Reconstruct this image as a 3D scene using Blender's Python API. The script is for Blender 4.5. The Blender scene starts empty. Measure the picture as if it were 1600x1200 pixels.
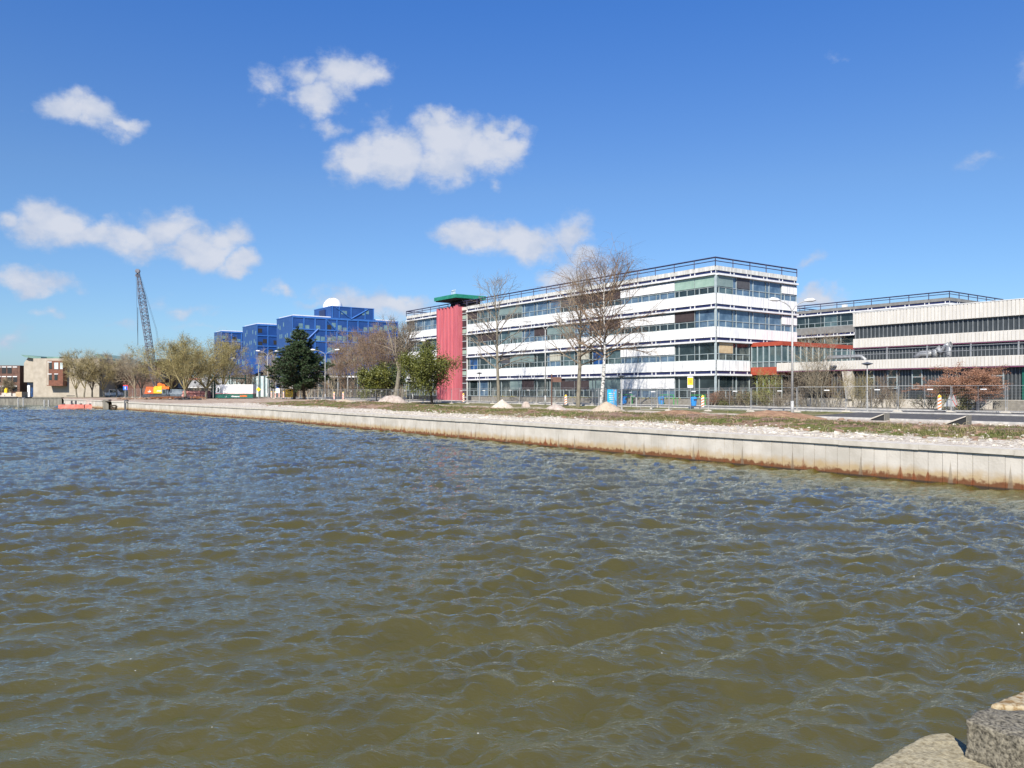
import bpy, math, random
import numpy as np
from mathutils import Vector, Matrix
R = math.radians
SC = bpy.context.scene
COL = SC.collection
# ------------------------------------------------------------------ camera, sky, sun, exposure
F = 1206.0; HOR = 610.0; EYE = 3.3
cam_d = bpy.data.cameras.new('camera'); cam = bpy.data.objects.new('camera', cam_d); COL.objects.link(cam)
cam.location = (0, 0, EYE); cam.rotation_euler = (R(90), 0, 0)
cam_d.sensor_width = 36; cam_d.lens = F/1600*36; cam_d.shift_y = 10/1600; cam_d.clip_start = .1; cam_d.clip_end = 6000
SC.camera = cam
SUN_DIR = Vector((-.26, -.96, 0)).normalized()          # horizontal direction towards the sun
SUN_EL = R(41)
sun_d = bpy.data.lights.new('sun', 'SUN'); sun = bpy.data.objects.new('sun', sun_d); COL.objects.link(sun)
sv = Vector((SUN_DIR.x*math.cos(SUN_EL), SUN_DIR.y*math.cos(SUN_EL), math.sin(SUN_EL)))
sun.rotation_euler = sv.to_track_quat('Z', 'Y').to_euler(); sun.location = sv*200
sun_d.energy = 5.0; sun_d.angle = R(.5); sun_d.color = (1, .93, .81)
SC.view_settings.view_transform = 'Standard'; SC.view_settings.look = 'None'
SC.view_settings.exposure = .62; SC.view_settings.gamma = 1
SC.cycles.max_bounces = 5; SC.cycles.diffuse_bounces = 2; SC.cycles.glossy_bounces = 3
SC.cycles.transparent_max_bounces = 8; SC.cycles.use_denoising = True
SC.cycles.sample_clamp_direct = 3.5; SC.cycles.sample_clamp_indirect = 3; SC.cycles.caustics_reflective = False; SC.cycles.caustics_refractive = False

W = bpy.data.worlds.new('World'); SC.world = W; W.use_nodes = True
nt = W.node_tree; N = nt.nodes; LK = nt.links; N.clear()
SKY_STRENGTH = .111
def wn(t, **k):
    n = N.new(t)
    for a, b in k.items(): setattr(n, a, b)
    return n
def wm(op, a, b=None, c=None):
    n = wn('ShaderNodeMath', operation=op)
    for i, x in enumerate((a, b, c)):
        if x is None: continue
        if isinstance(x, (int, float)): n.inputs[i].default_value = x
        else: LK.new(x, n.inputs[i])
    return n.outputs[0]
sky = wn('ShaderNodeTexSky', sky_type='NISHITA'); sky.sun_disc = False
sky.sun_elevation = SUN_EL; sky.sun_rotation = math.atan2(SUN_DIR.x, SUN_DIR.y)
sky.air_density = 1.0; sky.dust_density = .35; sky.ozone_density = 3.0; sky.altitude = 0
tc = wn('ShaderNodeTexCoord'); sp = wn('ShaderNodeSeparateXYZ'); LK.new(tc.outputs['Generated'], sp.inputs[0])
az = wm('ARCTAN2', sp.outputs[0], sp.outputs[1]); el = wm('ARCSINE', sp.outputs[2])
ae = wn('ShaderNodeCombineXYZ'); LK.new(az, ae.inputs[0]); LK.new(el, ae.inputs[1])
# warp the direction a little so cloud outlines billow
wz = wn('ShaderNodeTexNoise'); wz.inputs['Scale'].default_value = 22; wz.inputs['Detail'].default_value = 7
LK.new(tc.outputs['Generated'], wz.inputs['Vector'])
ws = wn('ShaderNodeVectorMath', operation='SUBTRACT'); LK.new(wz.outputs['Color'], ws.inputs[0]); ws.inputs[1].default_value = (.5, .5, .5)
wx = wn('ShaderNodeVectorMath', operation='MULTIPLY'); LK.new(ws.outputs[0], wx.inputs[0]); wx.inputs[1].default_value = (.075, .055, 0)
wa = wn('ShaderNodeVectorMath', operation='ADD'); LK.new(ae.outputs[0], wa.inputs[0]); LK.new(wx.outputs[0], wa.inputs[1])
BL = [(112,172,52,26,1),(150,180,52,26,1),(186,190,40,14,.85),(430,128,55,30,.62),(475,105,45,24,.8),(540,110,72,36,1.05),(500,148,44,34,.95),
 (560,252,66,40,1.05),(620,238,70,50,1.1),(690,226,78,58,1.15),(695,188,30,28,1),(755,232,78,44,1.05),(800,228,48,34,1),(780,200,40,20,.85),
 (600,190,66,28,.62),(522,196,34,20,.55),(780,288,22,12,.4),(20,350,42,20,.85),(90,350,76,38,1.1),(160,364,50,28,.9),
 (210,378,60,30,.85),(262,362,66,40,1.05),(310,385,72,40,1.1),(365,414,52,18,.95),(345,376,52,34,1),(285,402,60,24,.9),(232,392,50,24,.85),(120,366,60,22,.9),(35,438,92,22,1),(750,366,66,30,1.05),(820,374,72,34,1.05),
 (885,368,52,46,1),(905,400,52,22,.9),(880,432,52,30,1),(930,440,50,25,.8),(560,472,82,26,.9),(625,484,70,20,.85),(510,480,50,14,.7),(440,458,30,14,.62),
 (290,478,90,16,.45),(350,510,90,14,.5),(1268,412,34,14,.42),(1285,468,56,18,.85),(1318,94,34,14,.42),(1560,250,80,20,.34),(1450,118,26,14,.3),
 (68,492,36,14,.5),(15,530,44,16,.5),(185,520,60,10,.35),(780,330,40,14,.3),(480,200,40,40,.25),(1600,100,30,20,.4)]
mask = None
for (px, py, rx, ry, w) in BL:
    a = math.atan2(px-800, F); b = math.atan2(HOR-py, math.hypot(F, px-800)); rx *= 1.25; ry *= 1.3; kx = F/rx*math.hypot(F, px-800)/F; ky = F/ry
    s1 = wn('ShaderNodeVectorMath', operation='MULTIPLY'); LK.new(wa.outputs[0], s1.inputs[0]); s1.inputs[1].default_value = (kx, ky, 1)
    s2 = wn('ShaderNodeVectorMath', operation='DISTANCE'); LK.new(s1.outputs[0], s2.inputs[0]); s2.inputs[1].default_value = (a*kx, b*ky, 0)
    v = wm('MULTIPLY_ADD', s2.outputs['Value'], -w, w)
    mask = v if mask is None else wm('MAXIMUM', mask, v)
mask = wm('MAXIMUM', mask, 0)
nz = wn('ShaderNodeTexNoise'); nz.inputs['Scale'].default_value = 13; nz.inputs['Detail'].default_value = 9; nz.inputs['Roughness'].default_value = .66
mp = wn('ShaderNodeMapping'); mp.inputs['Scale'].default_value = (1, 1, 1.5); LK.new(tc.outputs['Generated'], mp.inputs['Vector']); LK.new(mp.outputs[0], nz.inputs['Vector'])
m2 = wm('ADD', mask, wm('MULTIPLY', wm('SUBTRACT', nz.outputs['Fac'], .5), 1.45))
mr = wn('ShaderNodeMapRange', interpolation_type='SMOOTHSTEP'); LK.new(m2, mr.inputs[0])
mr.inputs[1].default_value = .18; mr.inputs[2].default_value = .76; mr.inputs[3].default_value = 0; mr.inputs[4].default_value = .92
gate = wn('ShaderNodeMapRange', interpolation_type='SMOOTHSTEP'); LK.new(mask, gate.inputs[0]); gate.inputs[1].default_value = 0; gate.inputs[2].default_value = .22
alpha = wm('MULTIPLY', mr.outputs[0], gate.outputs[0])
nb = wn('ShaderNodeTexNoise'); nb.inputs['Scale'].default_value = 30; nb.inputs['Detail'].default_value = 6; LK.new(mp.outputs[0], nb.inputs['Vector'])
cr = wn('ShaderNodeValToRGB'); LK.new(wm('ADD', wm('MULTIPLY', nb.outputs['Fac'], .8), wm('MULTIPLY', m2, .35)), cr.inputs[0])
k = 1/SKY_STRENGTH
cr.color_ramp.elements[0].position = .35; cr.color_ramp.elements[0].color = (.29, .35, .47, 1)
cr.color_ramp.elements[1].position = .78; cr.color_ramp.elements[1].color = (.455, .475, .53, 1)
cs = wn('ShaderNodeVectorMath', operation='SCALE'); LK.new(cr.outputs[0], cs.inputs[0]); cs.inputs['Scale'].default_value = k
hs = wn('ShaderNodeHueSaturation'); hs.inputs['Saturation'].default_value = 1.0; hs.inputs['Value'].default_value = 1.0; LK.new(sky.outputs[0], hs.inputs['Color'])
tint = wn('ShaderNodeMix', data_type='RGBA', blend_type='MULTIPLY'); tint.inputs[0].default_value = 1
LK.new(hs.outputs[0], tint.inputs[6])
tr = wn('ShaderNodeValToRGB'); LK.new(el, tr.inputs[0]); te = tr.color_ramp.elements     # air colour by height above the horizon
te[0].position = 0; te[0].color = (.36, .47, .66, 1); te[1].position = .46; te[1].color = (.325, .61, 1.0, 1)
for p_, c_ in ((.07, (.44, .57, .73, 1)), (.25, (.47, .62, .80, 1))): x_ = te.new(p_); x_.color = c_
LK.new(tr.outputs[0], tint.inputs[7])
mx = wn('ShaderNodeMix', data_type='RGBA'); LK.new(alpha, mx.inputs[0]); LK.new(tint.outputs[2], mx.inputs[6]); LK.new(cs.outputs[0], mx.inputs[7])
bg = wn('ShaderNodeBackground'); bg.inputs['Strength'].default_value = SKY_STRENGTH; LK.new(mx.outputs[2], bg.inputs['Color'])
wo = wn('ShaderNodeOutputWorld'); LK.new(bg.outputs[0], wo.inputs[0])
W.cycles.sampling_method = 'MANUAL'; W.cycles.sample_map_resolution = 512

# ------------------------------------------------------------------ frame of the quay and the campus grid
QX = Vector((.5837, -.812, 0)).normalized(); QY = Vector((.812, .5837, 0)).normalized(); ROT = math.atan2(QX.y, QX.x)
def L(q, v, z=0): return QX*q + QY*v + Vector((0, 0, z))
def vq(p): return (p.x*QX.x+p.y*QX.y, p.x*QY.x+p.y*QY.y)
def ss(a, b, x):
    t = min(1, max(0, (x-a)/(b-a))); return t*t*(3-2*t)
def G(x, y):
    v = x*QY.x+y*QY.y
    return 1.35+.3*max(ss(46, 62, v), ss(110, 165, y))
def P(px, Z, h=0):
    x = (px-800)/F*Z; return Vector((x, Z, G(x, Z)+h))
def PV(px, v, h=0):
    r = (px-800)/F; return P(px, v/(QY.x*r+QY.y), h)
def XYZ(px, py, Z): return Vector(((px-800)/F*Z, Z, EYE-(py-HOR)/F*Z))

# ------------------------------------------------------------------ materials
def pm(name, c1, c2=None, scale=4, rough=.7, bump=0, metal=0, spec=.5, detail=5, stretch=(1, 1, 1), coat=0, contrast=(.35, .65), bscale=None):
    m = bpy.data.materials.new(name); m.use_nodes = True; t = m.node_tree; b = t.nodes['Principled BSDF']
    b.inputs['Roughness'].default_value = rough; b.inputs['Metallic'].default_value = metal; b.inputs['Specular IOR Level'].default_value = spec
    b.inputs['Coat Weight'].default_value = coat
    b.inputs['Base Color'].default_value = (*c1, 1)
    if c2 or bump:
        co = t.nodes.new('ShaderNodeTexCoord'); ma = t.nodes.new('ShaderNodeMapping'); ma.inputs['Scale'].default_value = stretch
        t.links.new(co.outputs['Object'], ma.inputs[0])
        n = t.nodes.new('ShaderNodeTexNoise'); n.inputs['Scale'].default_value = scale; n.inputs['Detail'].default_value = detail; n.inputs['Roughness'].default_value = .6
        t.links.new(ma.outputs[0], n.inputs['Vector'])
        if c2:
            r = t.nodes.new('ShaderNodeValToRGB'); r.color_ramp.elements[0].position = contrast[0]; r.color_ramp.elements[1].position = contrast[1]
            r.color_ramp.elements[0].color = (*c1, 1); r.color_ramp.elements[1].color = (*c2, 1)
            t.links.new(n.outputs['Fac'], r.inputs[0]); t.links.new(r.outputs[0], b.inputs['Base Color'])
        if bump:
            bu = t.nodes.new('ShaderNodeBump'); bu.inputs['Strength'].default_value = min(1, bump); bu.inputs['Distance'].default_value = .05 if bump <= 1 else .05*bump
            src = n
            if bscale:
                src = t.nodes.new('ShaderNodeTexNoise'); src.inputs['Scale'].default_value = bscale; src.inputs['Detail'].default_value = 6; t.links.new(ma.outputs[0], src.inputs['Vector'])
            t.links.new(src.outputs['Fac'], bu.inputs['Height']); t.links.new(bu.outputs[0], b.inputs['Normal'])
    return m
M = {}
def D(n, *a, **k): M[n] = pm(n, *a, **k)
D('white_panel', (.44, .445, .46), (.80, .80, .79), scale=1.6, rough=.45, stretch=(3, 3, .22), bump=.05, contrast=(.28, .52), detail=7)
D('roof_trim', (.42, .41, .38), (.66, .66, .63), scale=1.4, rough=.6, stretch=(2, 2, .3))
D('white_trim', (.6, .61, .62), (.76, .76, .75), scale=2, rough=.4)
D('strip_blue', (.012, .016, .06), (.02, .025, .09), scale=2, rough=.3)
D('mullion', (.30, .36, .38), (.40, .46, .47), scale=2, rough=.4)
D('rail_blue', (.022, .026, .075), (.05, .045, .09), scale=1, rough=.5)
D('glass_dark', (.012, .02, .022), (.03, .045, .05), scale=.7, rough=.04, spec=.8)
D('glass_teal', (.04, .07, .08), (.10, .15, .16), scale=.8, rough=.05, spec=.9)
D('glass_blue', (.04, .08, .14), (.12, .19, .27), scale=.9, rough=.05, spec=1)
D('glass_room', (.02, .03, .035), (.17, .19, .17), scale=.8, rough=.06, spec=.8, contrast=(.4, .75), stretch=(1.5, 1, 1))
D('glass_navy', (.01, .02, .06), (.02, .09, .28), scale=.9, rough=.05, spec=.8)
D('blind_brown', (.035, .024, .026), (.055, .04, .042), scale=2, rough=.8)
D('blind_charcoal', (.05, .052, .062), (.075, .077, .088), scale=2, rough=.8)
D('blind_teal', (.15, .21, .21), (.21, .28, .27), scale=1, rough=.5)
D('blind_green', (.24, .36, .30), (.33, .46, .39), scale=1, rough=.4)
D('blind_cream', (.34, .34, .28), (.48, .47, .40), scale=9, rough=.8, stretch=(1, 1, .02))
D('blind_tan', (.42, .30, .17), (.55, .43, .27), scale=2, rough=.8)
D('core_dark', (.02, .022, .025), rough=.9)
D('roof_felt', (.16, .15, .14), (.22, .21, .2), scale=3, rough=.9)
D('plinth', (.17, .155, .13), (.27, .25, .215), scale=3, rough=.9, bump=.3)
D('pink_steel', (.37, .075, .10), (.52, .13, .155), scale=1.6, rough=.6, stretch=(3, 3, .15), contrast=(.3, .62), detail=7)
D('green_steel', (.012, .17, .11), (.03, .24, .16), scale=2, rough=.4)
D('red_steel', (.32, .055, .03), (.40, .075, .04), scale=2, rough=.45)
D('cream_sheet', (.54, .515, .47), (.64, .615, .57), scale=1.2, rough=.5, stretch=(3, 3, .4))
D('dark_sheet', (.026, .031, .035), (.052, .060, .066), scale=1.5, rough=.4, stretch=(3, 3, .4))
D('light_rib', (.13, .145, .155), (.19, .205, .215), scale=2, rough=.5)
D('purple_trim', (.16, .05, .10), rough=.5)
D('grey_panel', (.17, .165, .155), (.24, .235, .225), scale=1.3, rough=.6)
D('concrete', (.42, .385, .33), (.54, .505, .445), scale=2.2, rough=.85, bump=.15)
D('concrete_old', (.12, .115, .10), (.22, .21, .18), scale=2.2, rough=.9, bump=.2, stretch=(1, 1, .4))
D('concrete_buff', (.33, .29, .235), (.42, .375, .31), scale=.7, rough=.85)
D('galvanised', (.25, .26, .27), (.36, .37, .38), scale=6, rough=.45, metal=.3)
D('lamp_grey', (.30, .30, .295), (.42, .42, .41), scale=3, rough=.4)
D('lamp_dark', (.07, .08, .10), rough=.5)
D('kerb', (.34, .33, .31), (.52, .50, .47), scale=2.5, rough=.85)
D('bark_grey', (.13, .115, .085), (.24, .215, .165), scale=5, rough=.9, stretch=(1, 1, .3))
D('bark_dark', (.045, .035, .025), (.09, .07, .05), scale=5, rough=.9)
D('twig_grey', (.14, .11, .08), (.24, .20, .15), scale=.6, rough=.9)
D('twig_pale', (.22, .18, .12), (.32, .27, .19), scale=.6, rough=.9)
D('twig_olive', (.19, .155, .07), (.31, .26, .13), scale=.5, rough=.9)
D('twig_brown', (.13, .085, .055), (.23, .16, .105), scale=.6, rough=.9)
D('twig_rust', (.22, .10, .055), (.36, .18, .10), scale=1.2, rough=.9)
D('birch_bark', (.03, .03, .028), (.62, .60, .56), scale=3.2, rough=.8, stretch=(1, 1, 2.2), contrast=(.40, .47), detail=4)
D('leaf_olive', (.16, .135, .045), (.32, .275, .11), scale=.7, rough=.7)
D('leaf_green', (.035, .05, .008), (.15, .155, .02), scale=1.1, rough=.55)
D('leaf_lime', (.14, .20, .02), (.25, .30, .05), scale=1.1, rough=.6)
D('leaf_dark', (.02, .035, .012), (.06, .09, .025), scale=1.2, rough=.6)
D('pine_needle', (.016, .035, .012), (.05, .085, .028), scale=.9, rough=.6)
D('leaf_rust', (.22, .11, .07), (.36, .20, .13), scale=1.2, rough=.8)
D('sand', (.40, .345, .275), (.54, .48, .41), scale=5, rough=.95, bump=.5)
D('sand_tan', (.36, .29, .21), (.46, .38, .29), scale=5, rough=.95, bump=.4)
D('spoil', (.30, .24, .20), (.46, .40, .35), scale=3, rough=.95, bump=.8)
D('orange_soil', (.17, .09, .05), (.36, .22, .13), scale=2.5, rough=.95, bump=.8)
D('gap_shade', (.006, .006, .005), (.015, .014, .012), scale=8, rough=.8)  # near black colour painting the shade in the gap between the quay stones
D('asphalt', (.045, .045, .048), (.085, .082, .08), scale=2, rough=.85, bump=.1, bscale=40)
D('pavement', (.20, .185, .165), (.30, .28, .25), scale=1.5, rough=.9)
D('paint_white', (.55, .55, .54), (.78, .78, .77), scale=6, rough=.6)
D('orange_paint', (.70, .14, .015), (.80, .20, .02), scale=2, rough=.4)
D('yellow_paint', (.80, .42, .02), (.85, .50, .03), scale=2, rough=.4)
D('sign_yellow', (.75, .45, .01), (.82, .55, .02), scale=3, rough=.4)
D('sign_cyan', (.005, .30, .62), (.01, .36, .68), scale=3, rough=.35)
D('sign_blue', (.02, .10, .45), (.02, .13, .5), scale=3, rough=.35)
D('sign_red', (.55, .03, .02), (.6, .05, .03), scale=3, rough=.35)
D('steel_dark', (.025, .027, .035), (.06, .06, .07), scale=3, rough=.5)
D('boom_steel', (.07, .075, .11), (.22, .22, .25), scale=.8, rough=.5)
D('rust', (.14, .05, .02), (.30, .12, .045), scale=3, rough=.85)
D('pipe_pink', (.40, .15, .13), (.52, .24, .20), scale=2, rough=.6)
D('tank_blue', (.09, .12, .16), (.15, .19, .23), scale=2, rough=.5)
D('green_dark', (.01, .09, .07), (.015, .12, .09), scale=2, rough=.4)
D('green_frame', (.03, .32, .06), rough=.5)
D('cyan_bin', (.02, .22, .60), (.03, .28, .68), scale=3, rough=.45)
D('brown_wall', (.085, .04, .03), (.15, .075, .05), scale=1, rough=.7)
D('oriel_red', (.11, .04, .022), (.18, .065, .035), scale=1.5, rough=.6)
D('roof_green', (.10, .19, .165), (.17, .27, .235), scale=.5, rough=.5)
D('blue_wall', (.013, .052, .20), (.02, .07, .25), scale=.25, rough=.35)
D('blue_bar', (.03, .12, .38), (.045, .15, .44), scale=.5, rough=.4)
D('glass_sage', (.09, .17, .22), (.16, .27, .30), scale=.5, rough=.1, spec=.8)
D('glass_white', (.36, .46, .48), (.62, .70, .70), scale=.5, rough=.2)
D('grey_wall', (.25, .26, .29), (.33, .34, .36), scale=.5, rough=.7)
D('pontoon_red', (.50, .11, .08), (.62, .22, .17), scale=1.2, rough=.6)
D('jetty_wood', (.30, .27, .23), (.42, .38, .33), scale=3, rough=.9)
D('granite', (.035, .03, .02), (.24, .215, .16), scale=60, rough=.85, bump=.35, contrast=(.36, .62), detail=9)
D('kerb_pale', (.15, .12, .065), (.34, .30, .20), scale=42, rough=.95, bump=.3, bscale=90, contrast=(.3, .6), detail=9)
D('kerb_lichen', (.20, .12, .04), (.38, .32, .21), scale=26, rough=.95, bump=.3, contrast=(.42, .58))
D('rubble', (.28, .24, .18), (.64, .60, .52), scale=1.3, rough=.95)
D('clod', (.14, .085, .055), (.30, .20, .14), scale=1.3, rough=.95)
D('grass_blade', (.05, .075, .012), (.22, .18, .07), scale=.5, rough=.8)
D('dry_stalk', (.30, .24, .13), (.42, .35, .22), scale=1, rough=.9)
D('dome_white', (.70, .70, .68), (.80, .80, .78), scale=.3, rough=.4)
D('flower_yellow', (.25, .22, .05), (.40, .34, .08), scale=3, rough=.8)

# ------------------------------------------------------------------ mesh helpers
class MB:
    def __init__(s): s.v = []; s.f = []; s.m = []
    def quad(s, a, b, c, d, mi=0):
        i = len(s.v); s.v += [a, b, c, d]; s.f.append((i, i+1, i+2, i+3)); s.m.append(mi)
    def tri(s, a, b, c, mi=0):
        i = len(s.v); s.v += [a, b, c]; s.f.append((i, i+1, i+2)); s.m.append(mi)
    def box(s, x0, x1, y0, y1, z0, z1, mi=0):
        i = len(s.v)
        s.v += [(x0,y0,z0),(x1,y0,z0),(x1,y1,z0),(x0,y1,z0),(x0,y0,z1),(x1,y0,z1),(x1,y1,z1),(x0,y1,z1)]
        s.f += [(i,i+3,i+2,i+1),(i+4,i+5,i+6,i+7),(i,i+1,i+5,i+4),(i+1,i+2,i+6,i+5),(i+2,i+3,i+7,i+6),(i+3,i,i+4,i+7)]; s.m += [mi]*6
        return s
    def tube(s, pts, rad, n=8, mi=0, caps=True):
        base = len(s.v); k = len(pts)
        if not isinstance(rad, (list, tuple)): rad = [rad]*k
        for j, p in enumerate(pts):
            p = Vector(p); a = Vector(pts[max(0, j-1)]); b = Vector(pts[min(k-1, j+1)]); d = (b-a)
            d = d.normalized() if d.length > 1e-9 else Vector((0, 0, 1))
            u = d.cross(Vector((0, 0, 1)) if abs(d.z) < .9 else Vector((1, 0, 0))).normalized(); w = d.cross(u)
            for i in range(n):
                t = 2*math.pi*i/n; q = p+(u*math.cos(t)+w*math.sin(t))*rad[j]; s.v.append((q.x, q.y, q.z))
        for j in range(k-1):
            for i in range(n):
                a = base+j*n+i; b = base+j*n+(i+1) % n; s.f.append((a, b, b+n, a+n)); s.m.append(mi)
        if caps:
            s.f.append(tuple(base+i for i in range(n))[::-1]); s.m.append(mi)
            s.f.append(tuple(base+(k-1)*n+i for i in range(n))); s.m.append(mi)
        return s
    def bar(s, a, b, w, h=None, mi=0): return s.tube([a, b], w*.7071, 4, mi)
    def prism(s, poly, y0, y1, mi=0):           # poly in (x,z), extruded along y
        i = len(s.v); n = len(poly)
        s.v += [(x, y0, z) for x, z in poly]+[(x, y1, z) for x, z in poly]
        s.f.append(tuple(range(i, i+n))); s.m.append(mi); s.f.append(tuple(range(i+n, i+2*n))[::-1]); s.m.append(mi)
        for k in range(n):
            a = i+k; b = i+(k+1) % n; s.f.append((b, a, a+n, b+n)); s.m.append(mi)
        return s
    def slab(s, poly, z0, z1, mi=0):            # poly in (x,y), extruded along z
        i = len(s.v); n = len(poly)
        s.v += [(x, y, z0) for x, y in poly]+[(x, y, z1) for x, y in poly]
        s.f.append(tuple(range(i, i+n))[::-1]); s.m.append(mi); s.f.append(tuple(range(i+n, i+2*n))); s.m.append(mi)
        for k in range(n):
            a = i+k; b = i+(k+1) % n; s.f.append((a, b, b+n, a+n)); s.m.append(mi)
        return s
    def mesh(s, name, mats, smooth=False):
        me = bpy.data.meshes.new(name); me.from_pydata([tuple(p) for p in s.v], [], s.f)
        for m in (mats if isinstance(mats, (list, tuple)) else [mats]): me.materials.append(M[m] if isinstance(m, str) else m)
        me.polygons.foreach_set('material_index', s.m)
        if smooth: me.polygons.foreach_set('use_smooth', [True]*len(me.polygons))
        me.update(); return me
    def build(s, name, mats, parent=None, smooth=False, loc=None, rz=0):
        o = bpy.data.objects.new(name, s.mesh(name, mats, smooth)); COL.objects.link(o)
        if parent: o.parent = parent
        if loc is not None: o.location = loc
        o.rotation_euler[2] = rz
        return o
def tag(o, label=None, cat=None, group=None, kind=None):
    if label: o['label'] = label
    if cat: o['category'] = cat
    if group: o['group'] = group
    if kind: o['kind'] = kind
    return o
def empty(name, loc, rz=0, label=None, cat=None, group=None):
    o = bpy.data.objects.new(name, None); COL.objects.link(o); o.location = loc; o.rotation_euler[2] = rz; o.empty_display_size = .3
    return tag(o, label, cat, group)
def put(name, me, parent, loc=(0, 0, 0), rz=0, scale=None):
    o = bpy.data.objects.new(name, me); COL.objects.link(o)
    if parent: o.parent = parent
    o.location = loc; o.rotation_euler[2] = rz
    if scale: o.scale = scale
    return o
def copy_tree(o, parent=None):
    c = o.copy(); COL.objects.link(c); c.parent = parent
    for ch in [x for x in o.children]: copy_tree(ch, c)
    return c
def text_obj(s, size, mat, parent, loc, rot, ext=.006, name='lettering'):
    cu = bpy.data.curves.new(name, 'FONT'); cu.body = s; cu.size = size; cu.extrude = ext; cu.align_x = 'CENTER'; cu.align_y = 'CENTER'
    t = bpy.data.objects.new(name, cu); COL.objects.link(t)
    dg = bpy.context.evaluated_depsgraph_get(); me = bpy.data.meshes.new_from_object(t.evaluated_get(dg)); bpy.data.objects.remove(t)
    me.materials.clear(); me.materials.append(M[mat])
    o = bpy.data.objects.new(name, me); COL.objects.link(o); o.parent = parent; o.location = loc; o.rotation_euler = rot; return o

# ------------------------------------------------------------------ water
def ocean_tile(n, size, lam, wdir, seed, power=2, cut=.02, iso=.06):
    rs = np.random.RandomState(seed); k1 = np.fft.fftfreq(n, size/n)*2*np.pi
    kx, ky = np.meshgrid(k1, k1, indexing='ij'); k = np.hypot(kx, ky); k[0, 0] = 1
    Lp = lam/(2*np.pi)*.707
    c = (kx*wdir[0]+ky*wdir[1])/k
    S = np.exp(-1/(k*Lp)**2)/k**3.7*(np.abs(c)**power+iso)*np.exp(-(k*cut)**2); S[0, 0] = 0
    h = np.sqrt(S)*(rs.randn(n, n)+1j*rs.randn(n, n))
    H = np.fft.ifft2(h).real; s = 1/H.std()
    DX = np.fft.ifft2(-1j*kx/k*h).real*s; DY = np.fft.ifft2(-1j*ky/k*h).real*s
    return H*s, DX, DY
def samp(T, size, x, y, rot):
    c, s = math.cos(rot), math.sin(rot); a = (x*c+y*s)/size; b = (-x*s+y*c)/size; n = T.shape[0]
    a = (a % 1)*n; b = (b % 1)*n; i = a.astype(int) % n; j = b.astype(int) % n; fa = a-np.floor(a); fb = b-np.floor(b); i2 = (i+1) % n; j2 = (j+1) % n
    return (T[i, j]*(1-fa)+T[i2, j]*fa)*(1-fb)+(T[i, j2]*(1-fa)+T[i2, j2]*fa)*fb
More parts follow.
